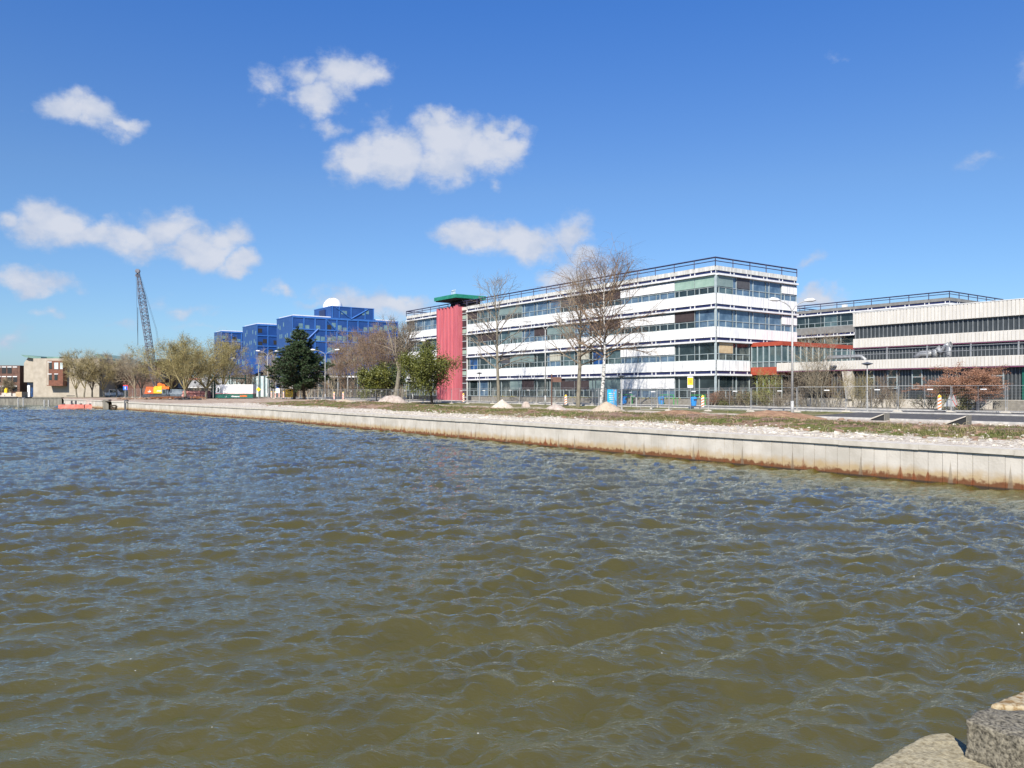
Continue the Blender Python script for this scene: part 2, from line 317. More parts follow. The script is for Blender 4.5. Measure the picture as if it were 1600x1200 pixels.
def make_water():
    Zs = [3.2]
    while Zs[-1] < 260:
        z = Zs[-1]; Zs.append(z+min(max(z*z/(772*EYE)*.62, .014), .26 if z < 130 else .8))
    Zs = np.array(Zs+[300, 400, 700]); rr = np.concatenate([np.linspace(-1.5, -.72, 90)[:-1], np.linspace(-.72, .70, 900), np.linspace(.70, 1.1, 40)[1:]])
    ZZ, RR = np.meshgrid(Zs, rr, indexing='ij'); X = RR*ZZ; Y = ZZ.copy()
    t1 = ocean_tile(1024, 41.0, 2.5, (.36, -1), 3, power=3.6, cut=.022, iso=.03)
    t2 = ocean_tile(512, 13.7, .75, (-.75, -1), 8, power=3.2, cut=.010, iso=.03)
    r1, r2 = .0, .42
    fade = np.clip(1-(ZZ-150)/150, 0, 1)
    # gusts: patches of rougher and calmer water
    g, _, _ = ocean_tile(256, 160., 22, (.3, -1), 5, power=.5, cut=.5, iso=.5)
    gu = np.clip(1+.22*samp(g, 160., X, Y*.6, .2), .5, 1.45)
    h = (.045*samp(t1[0], 41., X, Y, r1)+.0082*samp(t2[0], 13.7, X, Y, r2))*gu*fade
    chop = np.clip(.52-ZZ/90, 0, 1)*np.minimum(gu, 1.15)
    c1, s1 = math.cos(r1), math.sin(r1); c2, s2 = math.cos(r2), math.sin(r2)
    a, b = samp(t1[1], 41., X, Y, r1)*.045, samp(t1[2], 41., X, Y, r1)*.045
    c, d = samp(t2[1], 13.7, X, Y, r2)*.011, samp(t2[2], 13.7, X, Y, r2)*.011
    X2 = X+chop*(a*c1-b*s1+c*c2-d*s2); Y2 = Y+chop*(a*s1+b*c1+c*s2+d*c2)
    nz, nr = X.shape; co = np.stack([X2, Y2, h], -1).reshape(-1, 3).astype(np.float32)
    i = np.arange(nz*nr).reshape(nz, nr); q = np.stack([i[:-1, :-1], i[:-1, 1:], i[1:, 1:], i[1:, :-1]], -1).reshape(-1, 4).astype(np.int32)
    me = bpy.data.meshes.new('water'); me.vertices.add(len(co)); me.vertices.foreach_set('co', co.ravel())
    me.loops.add(q.size); me.loops.foreach_set('vertex_index', q.ravel()); me.polygons.add(len(q))
    me.polygons.foreach_set('loop_start', np.arange(0, q.size, 4, dtype=np.int32)); me.polygons.foreach_set('use_smooth', np.ones(len(q), bool))
    me.update(calc_edges=True)
    m = bpy.data.materials.new('water'); m.use_nodes = True; t = m.node_tree; nn = t.nodes; b = nn['Principled BSDF']
    co_ = nn.new('ShaderNodeNewGeometry')
    n1 = nn.new('ShaderNodeTexNoise'); n1.inputs['Scale'].default_value = .9; n1.inputs['Detail'].default_value = 3; t.links.new(co_.outputs['Position'], n1.inputs['Vector'])
    cr = nn.new('ShaderNodeValToRGB'); cr.color_ramp.elements[0].position = .3; cr.color_ramp.elements[1].position = .7
    cr.color_ramp.elements[0].color = (.076, .064, .006, 1); cr.color_ramp.elements[1].color = (.096, .081, .009, 1)
    t.links.new(n1.outputs['Fac'], cr.inputs[0])
    # foam flecks, the same pale dots also paint in sparkles of light
    n2 = nn.new('ShaderNodeTexVoronoi'); n2.inputs['Scale'].default_value = 6.5; t.links.new(co_.outputs['Position'], n2.inputs['Vector'])
    n3 = nn.new('ShaderNodeTexNoise'); n3.inputs['Scale'].default_value = .9; n3.inputs['Detail'].default_value = 5; t.links.new(co_.outputs['Position'], n3.inputs['Vector'])
    ad = nn.new('ShaderNodeMath'); ad.operation = 'MULTIPLY_ADD'; t.links.new(n3.outputs['Fac'], ad.inputs[0]); ad.inputs[1].default_value = -.42; t.links.new(n2.outputs['Distance'], ad.inputs[2])
    fr = nn.new('ShaderNodeMapRange'); t.links.new(ad.outputs[0], fr.inputs[0]); fr.inputs[1].default_value = -.205; fr.inputs[2].default_value = -.225
    mx = nn.new('ShaderNodeMix'); mx.data_type = 'RGBA'; t.links.new(fr.outputs[0], mx.inputs[0]); t.links.new(cr.outputs[0], mx.inputs[6]); mx.inputs[7].default_value = (.55, .55, .48, 1)
    # small ripples
    mp_ = nn.new('ShaderNodeMapping'); mp_.inputs['Rotation'].default_value = (0, 0, .3); mp_.inputs['Scale'].default_value = (1, 2.4, 1); t.links.new(co_.outputs['Position'], mp_.inputs[0])
    n4 = nn.new('ShaderNodeTexNoise'); n4.inputs['Scale'].default_value = 7.5; n4.inputs['Detail'].default_value = 5; n4.inputs['Roughness'].default_value = .6; t.links.new(mp_.outputs[0], n4.inputs['Vector'])
    bu = nn.new('ShaderNodeBump'); bu.inputs['Strength'].default_value = .85; bu.inputs['Distance'].default_value = .027; t.links.new(n4.outputs['Fac'], bu.inputs['Height'])
    nn.remove(b)
    df = nn.new('ShaderNodeBsdfDiffuse'); t.links.new(mx.outputs[2], df.inputs['Color']); up = nn.new('ShaderNodeCombineXYZ'); up.inputs[2].default_value = 1   # light scattered back from below is the same for every facet
    t.links.new(up.outputs[0], df.inputs['Normal'])
    gl = nn.new('ShaderNodeBsdfGlossy'); gl.distribution = 'BECKMANN'; gl.inputs['Roughness'].default_value = .04; gl.inputs['Color'].default_value = (.80, .92, 1, 1); t.links.new(bu.outputs[0], gl.inputs['Normal'])
    fz = nn.new('ShaderNodeFresnel'); fz.inputs['IOR'].default_value = 1.9; t.links.new(bu.outputs[0], fz.inputs['Normal'])
    ms = nn.new('ShaderNodeMixShader'); t.links.new(fz.outputs[0], ms.inputs[0]); t.links.new(df.outputs[0], ms.inputs[1]); t.links.new(gl.outputs[0], ms.inputs[2])
    t.links.new(ms.outputs[0], nn['Material Output'].inputs['Surface'])
    me.materials.append(m); o = bpy.data.objects.new('water', me); COL.objects.link(o); tag(o, kind='structure')
make_water()
# bed under the water
mb = MB(); mb.quad((-3000, -60, -1.6), (3000, -60, -1.6), (3000, 4000, -1.6), (-3000, 4000, -1.6)); tag(mb.build('water_bed', 'concrete_old'), kind='structure')

# ------------------------------------------------------------------ ground beyond the water
def ld(px, Z): return Vector(((px-800)/F*Z, Z, 0))
EDGE = [L(60, 28.6), ld(430, 83), ld(200, 128), ld(172, 133), ld(99, 158), ld(96, 170), ld(-40, 174), Vector((-330, 200, 0)), Vector((-1500, 420, 0))]
INL = [QY, QY, Vector((.62, .78, 0)), Vector((.55, .83, 0)), Vector((.35, .93, 0)), Vector((.1, 1, 0)), Vector((.05, 1, 0)), Vector((-.1, 1, 0)), Vector((-.3, 1, 0))]
from mathutils import noise as NZ
def relief(p):
    q, v = vq(p)
    k = ss(29.6, 31.5, v)*(1-ss(43.5, 48.0, v))*(1+.8*ss(70, 95, p.y)) if p.y < 125 else ss(0, 1, 0)
    if p.y > 85: k *= 1-ss(105, 125, p.y)
    if k <= 0: return 0
    n = NZ.fractal(Vector((q*.22, v*.35, 0)), 1, 2, 5)*.16+NZ.fractal(Vector((q*1.3, v*1.3, 3)), 1, 2, 3)*.05
    side = 1-.72*ss(-34, -22, q)
    bank = .22*side*math.exp(-((v-40.0-2.2*NZ.noise(Vector((q*.07, 0, 5))))/2.6)**2)*(1+.7*NZ.noise(Vector((q*.16, 1, 7))))
    lip = .07*side*ss(31, 35, v)
    return k*(n+bank+lip-.03)
def make_ground():
    pts = []; dirs = []
    for a in range(len(EDGE)-1):
        p, q = EDGE[a], EDGE[a+1]; ln = (q-p).length
        step = .45 if a == 0 else (.8 if a < 5 else 6 if a < 7 else 60); n = max(1, int(ln/step))
        for i in range(n):
            t = i/n; pts.append(p.lerp(q, t)); dirs.append(INL[a].lerp(INL[a+1], t))
    pts.append(EDGE[-1]); dirs.append(INL[-1])
    ts = [.02, .5, .8]; t = .8
    while t < 2600:
        t += .38 if t < 22 else (1.2 if t < 40 else t*.12); ts.append(t)
    mb = MB(); n = len(ts)
    for p, d in zip(pts, dirs):
        for t in ts:
            w = p+d*t; mb.v.append((w.x, w.y, G(w.x, w.y)+relief(w)-(.05 if t < .9 else 0)))
    for i in range(len(pts)-1):
        for j in range(n-1):
            a = i*n+j; mb.f.append((a, a+1, a+n+1, a+n)[::-1]); mb.m.append(0)
    m = bpy.data.materials.new('site_ground'); m.use_nodes = True; t = m.node_tree; nn = t.nodes; b = nn['Principled BSDF']; b.inputs['Roughness'].default_value = .95; b.inputs['Specular IOR Level'].default_value = .2
    geo = nn.new('ShaderNodeNewGeometry')
    def lk(a, c): t.links.new(a, c)
    def mt(op, a, b_=None, c=None):
        x = nn.new('ShaderNodeMath'); x.operation = op
        for i, y in enumerate((a, b_, c)):
            if y is None: continue
            if isinstance(y, (int, float)): x.inputs[i].default_value = y
            else: lk(y, x.inputs[i])
        return x.outputs[0]
    def noi(s, d=5, r=.6):
        x = nn.new('ShaderNodeTexNoise'); x.inputs['Scale'].default_value = s; x.inputs['Detail'].default_value = d; x.inputs['Roughness'].default_value = r; lk(geo.outputs['Position'], x.inputs['Vector']); return x.outputs['Fac']
    dt = nn.new('ShaderNodeVectorMath'); dt.operation = 'DOT_PRODUCT'; lk(geo.outputs['Position'], dt.inputs[0]); dt.inputs[1].default_value = QY
    vv = dt.outputs['Value']
    def sm(x, a, c):
        y = nn.new('ShaderNodeMapRange'); y.interpolation_type = 'SMOOTHSTEP'; lk(x, y.inputs[0]); y.inputs[1].default_value = a; y.inputs[2].default_value = c; return y.outputs[0]
    def mixc(f, a, c):
        x = nn.new('ShaderNodeMix'); x.data_type = 'RGBA'; lk(f, x.inputs[0])
        for i, y in ((6, a), (7, c)):
            if isinstance(y, tuple): x.inputs[i].default_value = (*y, 1)
            else: lk(y, x.inputs[i])
        return x.outputs[2]
    big = noi(.14, 4); mid = noi(.9, 6); fin = noi(5, 6, .7)
    wv = mt('ADD', vv, mt('MULTIPLY', mt('SUBTRACT', mid, .5), 5)); wv = mt('ADD', wv, mt('MULTIPLY', mt('SUBTRACT', big, .5), 6))
    sand = mixc(sm(fin, .35, .6), (.27, .215, .155), (.62, .575, .50))
    soil = mixc(sm(mid, .35, .65), (.13, .08, .055), (.34, .23, .17))
    soil = mixc(sm(fin, .5, .7), soil, (.34, .27, .21))
    grass = mixc(sm(fin, .35, .65), (.05, .07, .015), (.17, .17, .045))
    path = mixc(sm(fin, .3, .6), (.30, .24, .19), (.50, .44, .37))
    veg = mixc(sm(mt('ADD', mid, mt('MULTIPLY', mt('SUBTRACT', big, .5), 1.2)), .46, .56), soil, grass)
    c = mixc(sm(wv, 33.6, 35.0), sand, veg)
    c = mixc(sm(wv, 41.8, 43.0), c, soil)
    c = mixc(sm(wv, 45.8, 47.0), c, path)
    verge = mixc(sm(mid, .42, .56), (.20, .17, .11), grass)
    c = mixc(sm(wv, 50.5, 51.5), c, verge)
    yy = nn.new('ShaderNodeSeparateXYZ'); lk(geo.outputs['Position'], yy.inputs[0])
    far = mixc(sm(mid, .4, .6), (.28, .20, .15), (.42, .35, .28))
    c = mixc(sm(yy.outputs[1], 112, 118), c, far)
    hz = mixc(sm(mid, .4, .6), (.10, .11, .05), (.17, .16, .09))
    c = mixc(sm(yy.outputs[1], 170, 200), c, hz)
    lk(c, b.inputs['Base Color'])
    bu = nn.new('ShaderNodeBump'); bu.inputs['Strength'].default_value = .8; bu.inputs['Distance'].default_value = .09; lk(fin, bu.inputs['Height']); lk(bu.outputs[0], b.inputs['Normal'])
    o = mb.build('ground', m, smooth=True); tag(o, kind='structure')
    return o
ground = make_ground()

# ------------------------------------------------------------------ quay walls
def wall_mat():
    m = bpy.data.materials.new('quay_face'); m.use_nodes = True; t = m.node_tree; nn = t.nodes; b = nn['Principled BSDF']; b.inputs['Roughness'].default_value = .85
    def lk(a, c): t.links.new(a, c)
    def mt(op, a, b_=None, c=None):
        x = nn.new('ShaderNodeMath'); x.operation = op
        for i, y in enumerate((a, b_, c)):
            if y is None: continue
            if isinstance(y, (int, float)): x.inputs[i].default_value = y
            else: lk(y, x.inputs[i])
        return x.outputs[0]
    tc = nn.new('ShaderNodeTexCoord'); s = nn.new('ShaderNodeSeparateXYZ'); lk(tc.outputs['Object'], s.inputs[0]); x, z = s.outputs[0], s.outputs[2]
    def noi(sc, st=(1, 1, 1), d=5):
        mp = nn.new('ShaderNodeMapping'); mp.inputs['Scale'].default_value = st; lk(tc.outputs['Object'], mp.inputs[0])
        n = nn.new('ShaderNodeTexNoise'); n.inputs['Scale'].default_value = sc; n.inputs['Detail'].default_value = d; lk(mp.outputs[0], n.inputs['Vector']); return n.outputs['Fac']
    def sm(v, a, c):
        y = nn.new('ShaderNodeMapRange'); y.interpolation_type = 'SMOOTHSTEP'; lk(v, y.inputs[0]); y.inputs[1].default_value = a; y.inputs[2].default_value = c; return y.outputs[0]
    def mixc(f, a, c):
        q = nn.new('ShaderNodeMix'); q.data_type = 'RGBA'; lk(f, q.inputs[0])
        for i, y in ((6, a), (7, c)):
            if isinstance(y, tuple): q.inputs[i].default_value = (*y, 1)
            else: lk(y, q.inputs[i])
        return q.outputs[2]
    cell = mt('FLOOR', mt('ADD', mt('DIVIDE', x, .5), .5)); wn_ = nn.new('ShaderNodeTexWhiteNoise'); wn_.noise_dimensions = '1D'; lk(cell, wn_.inputs['W'])
    wn2 = nn.new('ShaderNodeTexWhiteNoise'); wn2.noise_dimensions = '1D'; lk(mt('ADD', cell, 77.3), wn2.inputs['W'])
    dj = mt('MULTIPLY', mt('ABSOLUTE', mt('SUBTRACT', mt('ADD', mt('DIVIDE', x, .5), .5), mt('ADD', cell, .5))), .5)      # metres from the joint
    dj = mt('ADD', dj, mt('MULTIPLY', mt('SUBTRACT', noi(7), .5), .09))
    base = mixc(sm(noi(.8), .3, .7), (.42, .39, .34), (.56, .525, .47)); base = mixc(mt('MULTIPLY', sm(noi(3, (1, 1, .25)), .5, .8), .35), base, (.30, .27, .22))
    nn1 = noi(2.5)
    yel = sm(mt('ADD', z, mt('MULTIPLY', nn1, -.5)), .38, .0)
    c = mixc(mt('MULTIPLY', yel, .8), base, (.38, .26, .11))
    low = sm(mt('ADD', z, mt('MULTIPLY', noi(5), -.45)), .06, -.08)
    c = mixc(low, c, (.14, .055, .02))
    top = mt('ADD', mt('MULTIPLY', wn_.outputs['Value'], .52), .16)
    wd = mt('MULTIPLY', mt('SUBTRACT', top, z), .26)
    st = mt('MULTIPLY', sm(mt('SUBTRACT', wd, dj), -.015, .03), sm(wn2.outputs['Value'], .08, .3))
    c = mixc(mt('MULTIPLY', mt('MULTIPLY', st, sm(noi(.12), .38, .56)), .9), c, (.19, .055, .016))
    # grey weep marks away from the joints
    wcell = mt('FLOOR', mt('DIVIDE', x, 2.7)); wn3 = nn.new('ShaderNodeTexWhiteNoise'); wn3.noise_dimensions = '1D'; lk(wcell, wn3.inputs['W'])
    dw = mt('ABSOLUTE', mt('SUBTRACT', mt('SUBTRACT', x, mt('MULTIPLY', wcell, 2.7)), mt('ADD', mt('MULTIPLY', wn3.outputs['Value'], 1.6), .5)))
    wt = mt('MULTIPLY', mt('SUBTRACT', .88, z), .11)
    ws = mt('MULTIPLY', sm(mt('SUBTRACT', wt, dw), -.01, .02), sm(z, .95, .8))
    c = mixc(mt('MULTIPLY', ws, .6), c, (.20, .16, .11))
    wet = sm(z, .09, .02); c = mixc(wet, c, (.035, .022, .012))
    lk(c, b.inputs['Base Color'])
    bu = nn.new('ShaderNodeBump'); bu.inputs['Strength'].default_value = .3; bu.inputs['Distance'].default_value = .03; lk(noi(12), bu.inputs['Height']); lk(bu.outputs[0], b.inputs['Normal'])
    return m
M['quay_face'] = wall_mat()
def quay(name, a, b, label, top, face='quay_face', joint=.5, cop='concrete', over=.08, coph=.19, seg=3.1, width=.8):
    d = (b-a); ln = d.length; ang = math.atan2(d.y, d.x)
    # local x along wall (right to left seen from the water => flip so that face is at -y)
    if d.cross(Vector((0, 0, 1))).dot(Vector((-.3, -1, 0))) < 0: a, b = b, a; d = b-a; ang = math.atan2(d.y, d.x)
    o = empty(name, (a.x, a.y, 0), ang, label, 'quay wall')
    rnd = random.Random(5); mb = MB(); x = 0
    while x < ln:
        w = min(joint, ln-x); off = rnd.uniform(-.006, .008); g = rnd.uniform(.004, .012)
        mb.box(x+g, x+w-g, over+off, over+.35, -1.2, top-coph+.01); x += joint
    mb.box(0, ln, over+.03, over+.34, -1.2, top-coph)
    mb.build('wall_face', face, o)
    mb = MB(); x = 0
    while x < ln-.01:
        w = min(seg, ln-x); dz = rnd.uniform(-.008, .008); c = .015
        mb.prism([(x+.004, top-coph+dz), (x+w-.004, top-coph+dz), (x+w-.004, top-c+dz), (x+w-.004-.0, top+dz), (x+.004, top+dz)], 0+rnd.uniform(-.006, .006), width); x += seg
    mb.build('coping', cop, o)
    return o
quay('quay_wall', EDGE[0], EDGE[1], 'long pale concrete quay wall with rust stains at the waterline', 1.35)
quay('quay_wall', EDGE[1], EDGE[2], 'far stretch of pale concrete quay wall beside the crane', 1.37)
quay('quay_wall', EDGE[3]+(EDGE[4]-EDGE[3])*.16, EDGE[4], 'short cream quay wall behind the red pontoons', 1.55)
quay('quay_wall', ld(197, 128.6), ld(174, 132), 'narrow stretch of cream quay wall between two dark piles', 1.46, width=3)
quay('quay_wall', EDGE[5], EDGE[6], 'weathered dark grey quay wall in front of the concrete hall', 1.74, 'concrete_old', cop='concrete_old', joint=4)
quay('quay_wall', EDGE[6], EDGE[7], 'grey quay wall at the far left behind the jetty', 1.74, 'concrete_old', cop='concrete_old', joint=4)

# ------------------------------------------------------------------ white banded office building
BAY = 2.915; ST = 3.6; FR = .22
def win_mesh(up, lo, narrow='glass_dark', tall=1.95):
    """one bay: frame bars, narrow light, wide light with transom; origin lower left, +y into the house"""
    key = 'window_%s_%s_%s_%.2f' % (up, lo, narrow, tall)
    if key in bpy.data.meshes: return bpy.data.meshes[key]
    mb = MB(); tz = tall*.36
    mats = ['mullion', up, lo, narrow]
    b = .035
    for x in (0, .62, BAY): mb.box(x-b, x+b, .04, .16, 0, tall)
    mb.box(0, BAY, .05, .15, 0, .06); mb.box(0, BAY, .05, .15, tall-.06, tall); mb.box(0, BAY, .055, .15, tz-.03, tz+.03)
    mb.box(1.75, 1.80, .06, .15, 0, tz)
    mb.quad((.62, .12, tz), (BAY, .12, tz), (BAY, .12, tall), (.62, .12, tall), 1)
    mb.quad((.62, .121, 0), (BAY, .121, 0), (BAY, .121, tz), (.62, .121, tz), 2)
    mb.quad((0, .12, 0), (.62, .12, 0), (.62, .12, tall), (0, .12, tall), 3)
    me = mb.mesh(key, mats); me.name = key; return me
def blind_mesh(mat, full=False, tall=1.95):
    key = 'blind_%s_%d_%.1f' % (mat, full, tall)
    if key in bpy.data.meshes: return bpy.data.meshes[key]
    mb = MB(); mb.box(.05 if full else .62, BAY-.05, .0, .03, tall*.40, tall-.02)
    me = mb.mesh(key, mat); me.name = key; return me
G_ = {'d': 'glass_dark', 't': 'glass_teal', 'b': 'glass_blue', 'r': 'glass_room', 'n': 'glass_navy'}
BLD = {'B': 'blind_brown', 'C': 'blind_charcoal', 'T': 'blind_teal', 'G': 'blind_green', 'R': 'blind_cream', 'Y': 'blind_tan', 'W': 'white_panel'}
# bays from the corner leftwards; 2 letters: blind (or -) and glass
FRONT = ['Gd Gd Wb Wb Wb Bd Bd Bd Cd -b -b -b Td Td -t -t Bd'.split(),
         '-b Bd Wd Wd Wd Bt Bd -b Tt Tt Bb -b Tt -t Bd Bd -d'.split(),
         '-d -d Wb Wb Wb -t -n Rt -t Rb -d Td Td Cd -t -d -n'.split(),
         '-d -d Wb Wb Wb Td Tt Bd Bd -r -r Bd Td -r -r -b -d'.split()]
FRONT2 = ['-b -b -b Cd'.split(), '-t Bd -t -d'.split(), '-t -t -r -d'.split(), '-d -d -r -d'.split()]
ENDF = ['Tt Cb -b -b Wb'.split(), '-b -b -b -b Wb'.split(), 'Yr -r'.split(), '-d -r'.split()]
def band_rows(o, x0, x1, y0, y1, face, wt, panel, top=False, trim='white_trim'):
    """white spandrel band, blue strip and projecting ledge above a window row, heights from wt (window head)"""
    def bx(mb, a, b, z0, z1, out, dep=.2, mi=0):
        if face == 'f': mb.box(a, b, -out, dep, z0, z1, mi)
        else: mb.box(-dep, out, a, b, z0, z1, mi)
    a, b = (x0, x1) if face == 'f' else (y0, y1)
    e = .0 if face == 'f' else .003
    mb = MB(); bx(mb, a, b, wt+.53, wt+(1.0 if top else 1.65), .03+e); mb.build('white_band' if not top else 'roof_fascia', panel, o)
    mb = MB(); bx(mb, a-(.0), b+(.30 if face == 'f' else 0)*0, wt+.0, wt+.20, .26+e); mb.build('ledge', trim, o)
    mb = MB(); bx(mb, a, b, wt+.2, wt+.53, -.06, .2, 0)
    n = int(round((b-a)/BAY))
    for i in range(n+1):
        for c in (a+i*BAY, a+i*BAY-.62):
            if a <= c <= b: bx(mb, max(a, c-.05), min(b, c+.05), wt+.2, wt+.53, -.02, .1, 1)
    mb.build('strip', ['strip_blue', trim], o)
def railing(o, pts, z, mat='rail_blue', n_int=BAY):
    mb = MB()
    for a, b in zip(pts[:-1], pts[1:]):
        a = Vector((*a, 0)); b = Vector((*b, 0)); d = b-a; ln = d.length
        for h, w in ((.86, .12), (.5, .07)): mb.bar(a+Vector((0, 0, z+h)), b+Vector((0, 0, z+h)), w)
        k = int(round(ln/n_int))
        for i in range(k+1):
            p = a+d*(i/k); mb.bar(p+Vector((0, 0, z-.05)), p+Vector((0, 0, z+.86)), .09)
    return mb.build('railing', mat, o)
def office(corner, label, nf1, tower, nf2, nend, panel, front, front2, endf, detail=True):
    o = empty('office_building', corner, ROT, label, 'building')
    zb = corner[2]; e = EYE-zb                       # local height of the eye
    wts = [e+12.4, e+8.8, e+5.2, e+1.6]
    xl = -nf1*BAY; xt = xl-(1.6+7.2 if tower else 0); xe = xt-nf2*BAY; dp = nend*BAY
    mb = MB(); mb.box(xe+.2, -.2, .2, dp-.02, -.3, wts[0]+.9); mb.build('wall', 'core_dark', o)
    mb = MB(); mb.box(xe+.05, -.21, .21, dp-.03, wts[0]+.901, wts[0]+.96); mb.build('roof', 'roof_felt', o)
    for r, wt in enumerate(wts):
        for (a, b) in ([(xl, 0)] + ([(xe, xt)] if nf2 else [])): band_rows(o, a, b, 0, 0, 'f', wt, panel if r else ('roof_trim' if panel == 'white_panel' else panel), r == 0)
        ey = dp if r < 3 else (2*BAY if detail else dp)
        band_rows(o, 0, 0, 0.2, ey, 'e', wt, panel if r else ('roof_trim' if panel == 'white_panel' else panel), r == 0)
    if not detail:
        mb = MB(); mb.box(-.2, .0, 0, dp, -.2, wts[3]); mb.build('end_wall', panel, o)
    # corner post and column strips
    mb = MB(); mb.box(-.08, .0, -.0, .2, -.3, wts[0]); mb.build('corner_post', 'mullion', o)
    def place(x, y, rz, wt, code, last=False):
        tall = 1.95 if wt != wts[3] else 2.45
        w = put('window', win_mesh(G_[code[1]], G_[code[1]], 'glass_dark' if code[1] != 'b' else 'glass_blue', tall), o, (x, y, wt-tall), rz)
        if code[0] != '-':
            m = BLD[code[0]]
            if code[0] == 'W':
                mb = MB(); mb.box(0, BAY, -.03, .03, tall*.42, tall-.22); mb.build('panel', m, w)
            elif code[0] == 'G': put('blind', blind_mesh(m, True, tall), w)
            else: put('blind', blind_mesh(m, code[0] in 'TB', tall), w)
    if detail:
        for r, wt in enumerate(wts):
            for i in range(nf1): place(-(i+1)*BAY, 0, 0, wt, front[r][i])
            for i in range(nf2): place(xt-(i+1)*BAY, 0, 0, wt, front2[r][i])
            for i, c in enumerate(endf[r]): place(0, i*BAY, math.pi/2, wt, c)
    else:
        for r, wt in enumerate(wts[:3]):
            for i in range(nf1): place(-(i+1)*BAY, 0, 0, wt, front[r % len(front)][i % len(front[0])])
            if r < 1:
                for i in range(nend): place(0, i*BAY, math.pi/2, wt, '-t')
    rz = wts[0]+1.0
    railing(o, [(xe, dp), (xe, -.05), (0, -.05), (0, dp)], rz)
    # plinth under the ground floor glazing
    if detail:
        mb = MB(); mb.box(xl, -.0, .04, .2, -.3, wts[3]-2.45); mb.box(xe, xt, .04, .2, -.3, wts[3]-2.45); mb.box(-.2, -.03, .2, 2*BAY, -.3, wts[3]-2.45); mb.build('base', 'core_dark', o)
        mb = MB(); mb.box(-.2, .0, 2*BAY, dp, -.3, wts[2]-.2); mb.build('end_wall', 'core_dark', o)
    # rooftop bits
    mb = MB(); rnd = random.Random(3)
    for i in range(3 if detail else 9):
        x = rnd.uniform(xe+2, -2) if not detail else rnd.uniform(-4, -1.5); y = rnd.uniform(1, dp-2); s = rnd.uniform(.25, .5); mb.box(x, x+s*1.6, y, y+s, rz-.1, rz+.35+s*.5)
    mb.build('roof_vent', 'white_trim', o)
    return o, wts, xl, xt
CORNER = L(-54.4, 65.97); CORNER.z = G(CORNER.x, CORNER.y)
main, WT, XL, XT = office(CORNER, 'long four storey office building with white bands and blue roof railing', 17, True, 4, 5, 'white_panel', FRONT, FRONT2, ENDF)
# stair glass and pink ribbed tower with the green canopy
zt = WT[0]+.95
mb = MB(); mb.box(XL-1.55, XL-.16, .05, .2, 0, zt-.5, 1)
for i in range(13):
    z = i*1.12+.5
    if z < zt-.6: mb.box(XL-1.55, XL-.16, .0, .12, z, z+.12, 0)
for i in (3, 6, 9, 11): mb.box(XL-1.5, XL-.35, .02, .1, i*1.12+.75, i*1.12+1.35, 2)
mb.box(XL-1.6, XL, -.01, .2, zt-.5, zt, 3); mb.box(XL-.16, XL, -.05, .2, 0, zt-.5, 3)
mb.build('stair_glazing', ['mullion', 'glass_dark', 'blind_green', 'cream_sheet'], main)
mb = MB(); x0 = XL-1.6-7.2; x1 = XL-1.6; n = 6; w = (x1-.75-x0)/n
mb.box(x0, x1, -.35, .3, -.3, zt+.2)
mb.box(x1-.7, x1, -.85, -.34, -.3, zt+.5)
for i in range(n):
    a = x0+i*w     # each rib: a slanting fin with a flat face
    mb.slab([(a, -.36), (a, -.55), (a+w*.45, -.78), (a+w*.80, -.78), (a+w*.95, -.36)], -.3, zt+.3)
mb.build('ribbed_tower', 'pink_steel', main)
mb = MB(); mb.box(-55.5, -51.3, .5, 3.6, zt-.3, zt+1.3); mb.build('canopy_support', 'core_dark', main)
mb = MB(); za = zt+1.2; mb.box(-57, -50.2, -1.8, 4.0, za+.2, za+.78); mb.build('canopy', 'green_steel', main)
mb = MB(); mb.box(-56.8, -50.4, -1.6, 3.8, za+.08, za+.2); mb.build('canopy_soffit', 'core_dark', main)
mb = MB()
for i in range(3): a_ = -52.6+i*.45; mb.tube([(a_, -1, za+.75), (a_, -1, za+1.6-.2*(i % 2))], .05, 6); mb.tube([(a_-.15, -1, za+1.4), (a_+.25, -1.1, za+1.55)], .07, 6)
mb.build('roof_antenna', 'white_trim', main)

c2 = L(-53.4, 115.9); c2.z = G(c2.x, c2.y)
office(c2, 'grey banded office building behind the workshop hall roof', 9, False, 0, 6, 'grey_panel', ['-d Bd -d -t Bd -d -t -d -d'.split()]*4, None, [], detail=False)

# ------------------------------------------------------------------ glazed walkway with red fascia
def vcorr(mb, q0, q1, y, z0, z1, pitch, depth, mi=0, duty=.78):
    """standing seam sheet: a flat skin with narrow raised ribs"""
    n = max(1, int((q1-q0)/pitch)); p = (q1-q0)/n
    for i in range(n):
        a = q0+i*p
        mb.box(a, a+p*duty, y-depth, y, z0, z1, mi)
gz = G(*(L(-50, 72).xy))
wk = empty('walkway', L(-54.4, 71.9, gz), ROT, 'glazed raised walkway with red fascias joining the white office building', 'walkway')
e = EYE-gz
WL, WD = 4.0, 20.
mb = MB(); mb.box(.02, WL, 0, WD, e+4.85, e+5.3); mb.build('fascia', 'red_steel', wk)
mb = MB(); mb.box(.02, WL-.35, 0.02, WD, e+1.7, e+2.55); mb.build('floor_fascia', 'red_steel', wk)
mb = MB(); mb.box(.1, WL-.1, .12, WD-.1, e+2.55, e+4.85, 0); mb.build('glazing', 'glass_teal', wk)
mb = MB()
for i in range(6): x = .1+i*(WL-.16)/5; mb.box(x-.04, x+.04, .0, .12, e+2.55, e+4.85)
for i in range(18): y = i*1.15+.05; mb.box(WL-.1, WL-.0, y-.05, y+.05, e+2.55, e+4.85)
mb.box(.05, WL, .02, .1, e+3.1, e+3.16); mb.box(WL-.08, WL-.02, .1, WD, e+3.1, e+3.16)
mb.build('mullions', 'mullion', wk)
mb = MB()
for i in range(5): mb.tube([(.4+i*.8, .6, 0), (.4+i*.8, .6, e+1.7)], .06, 6)
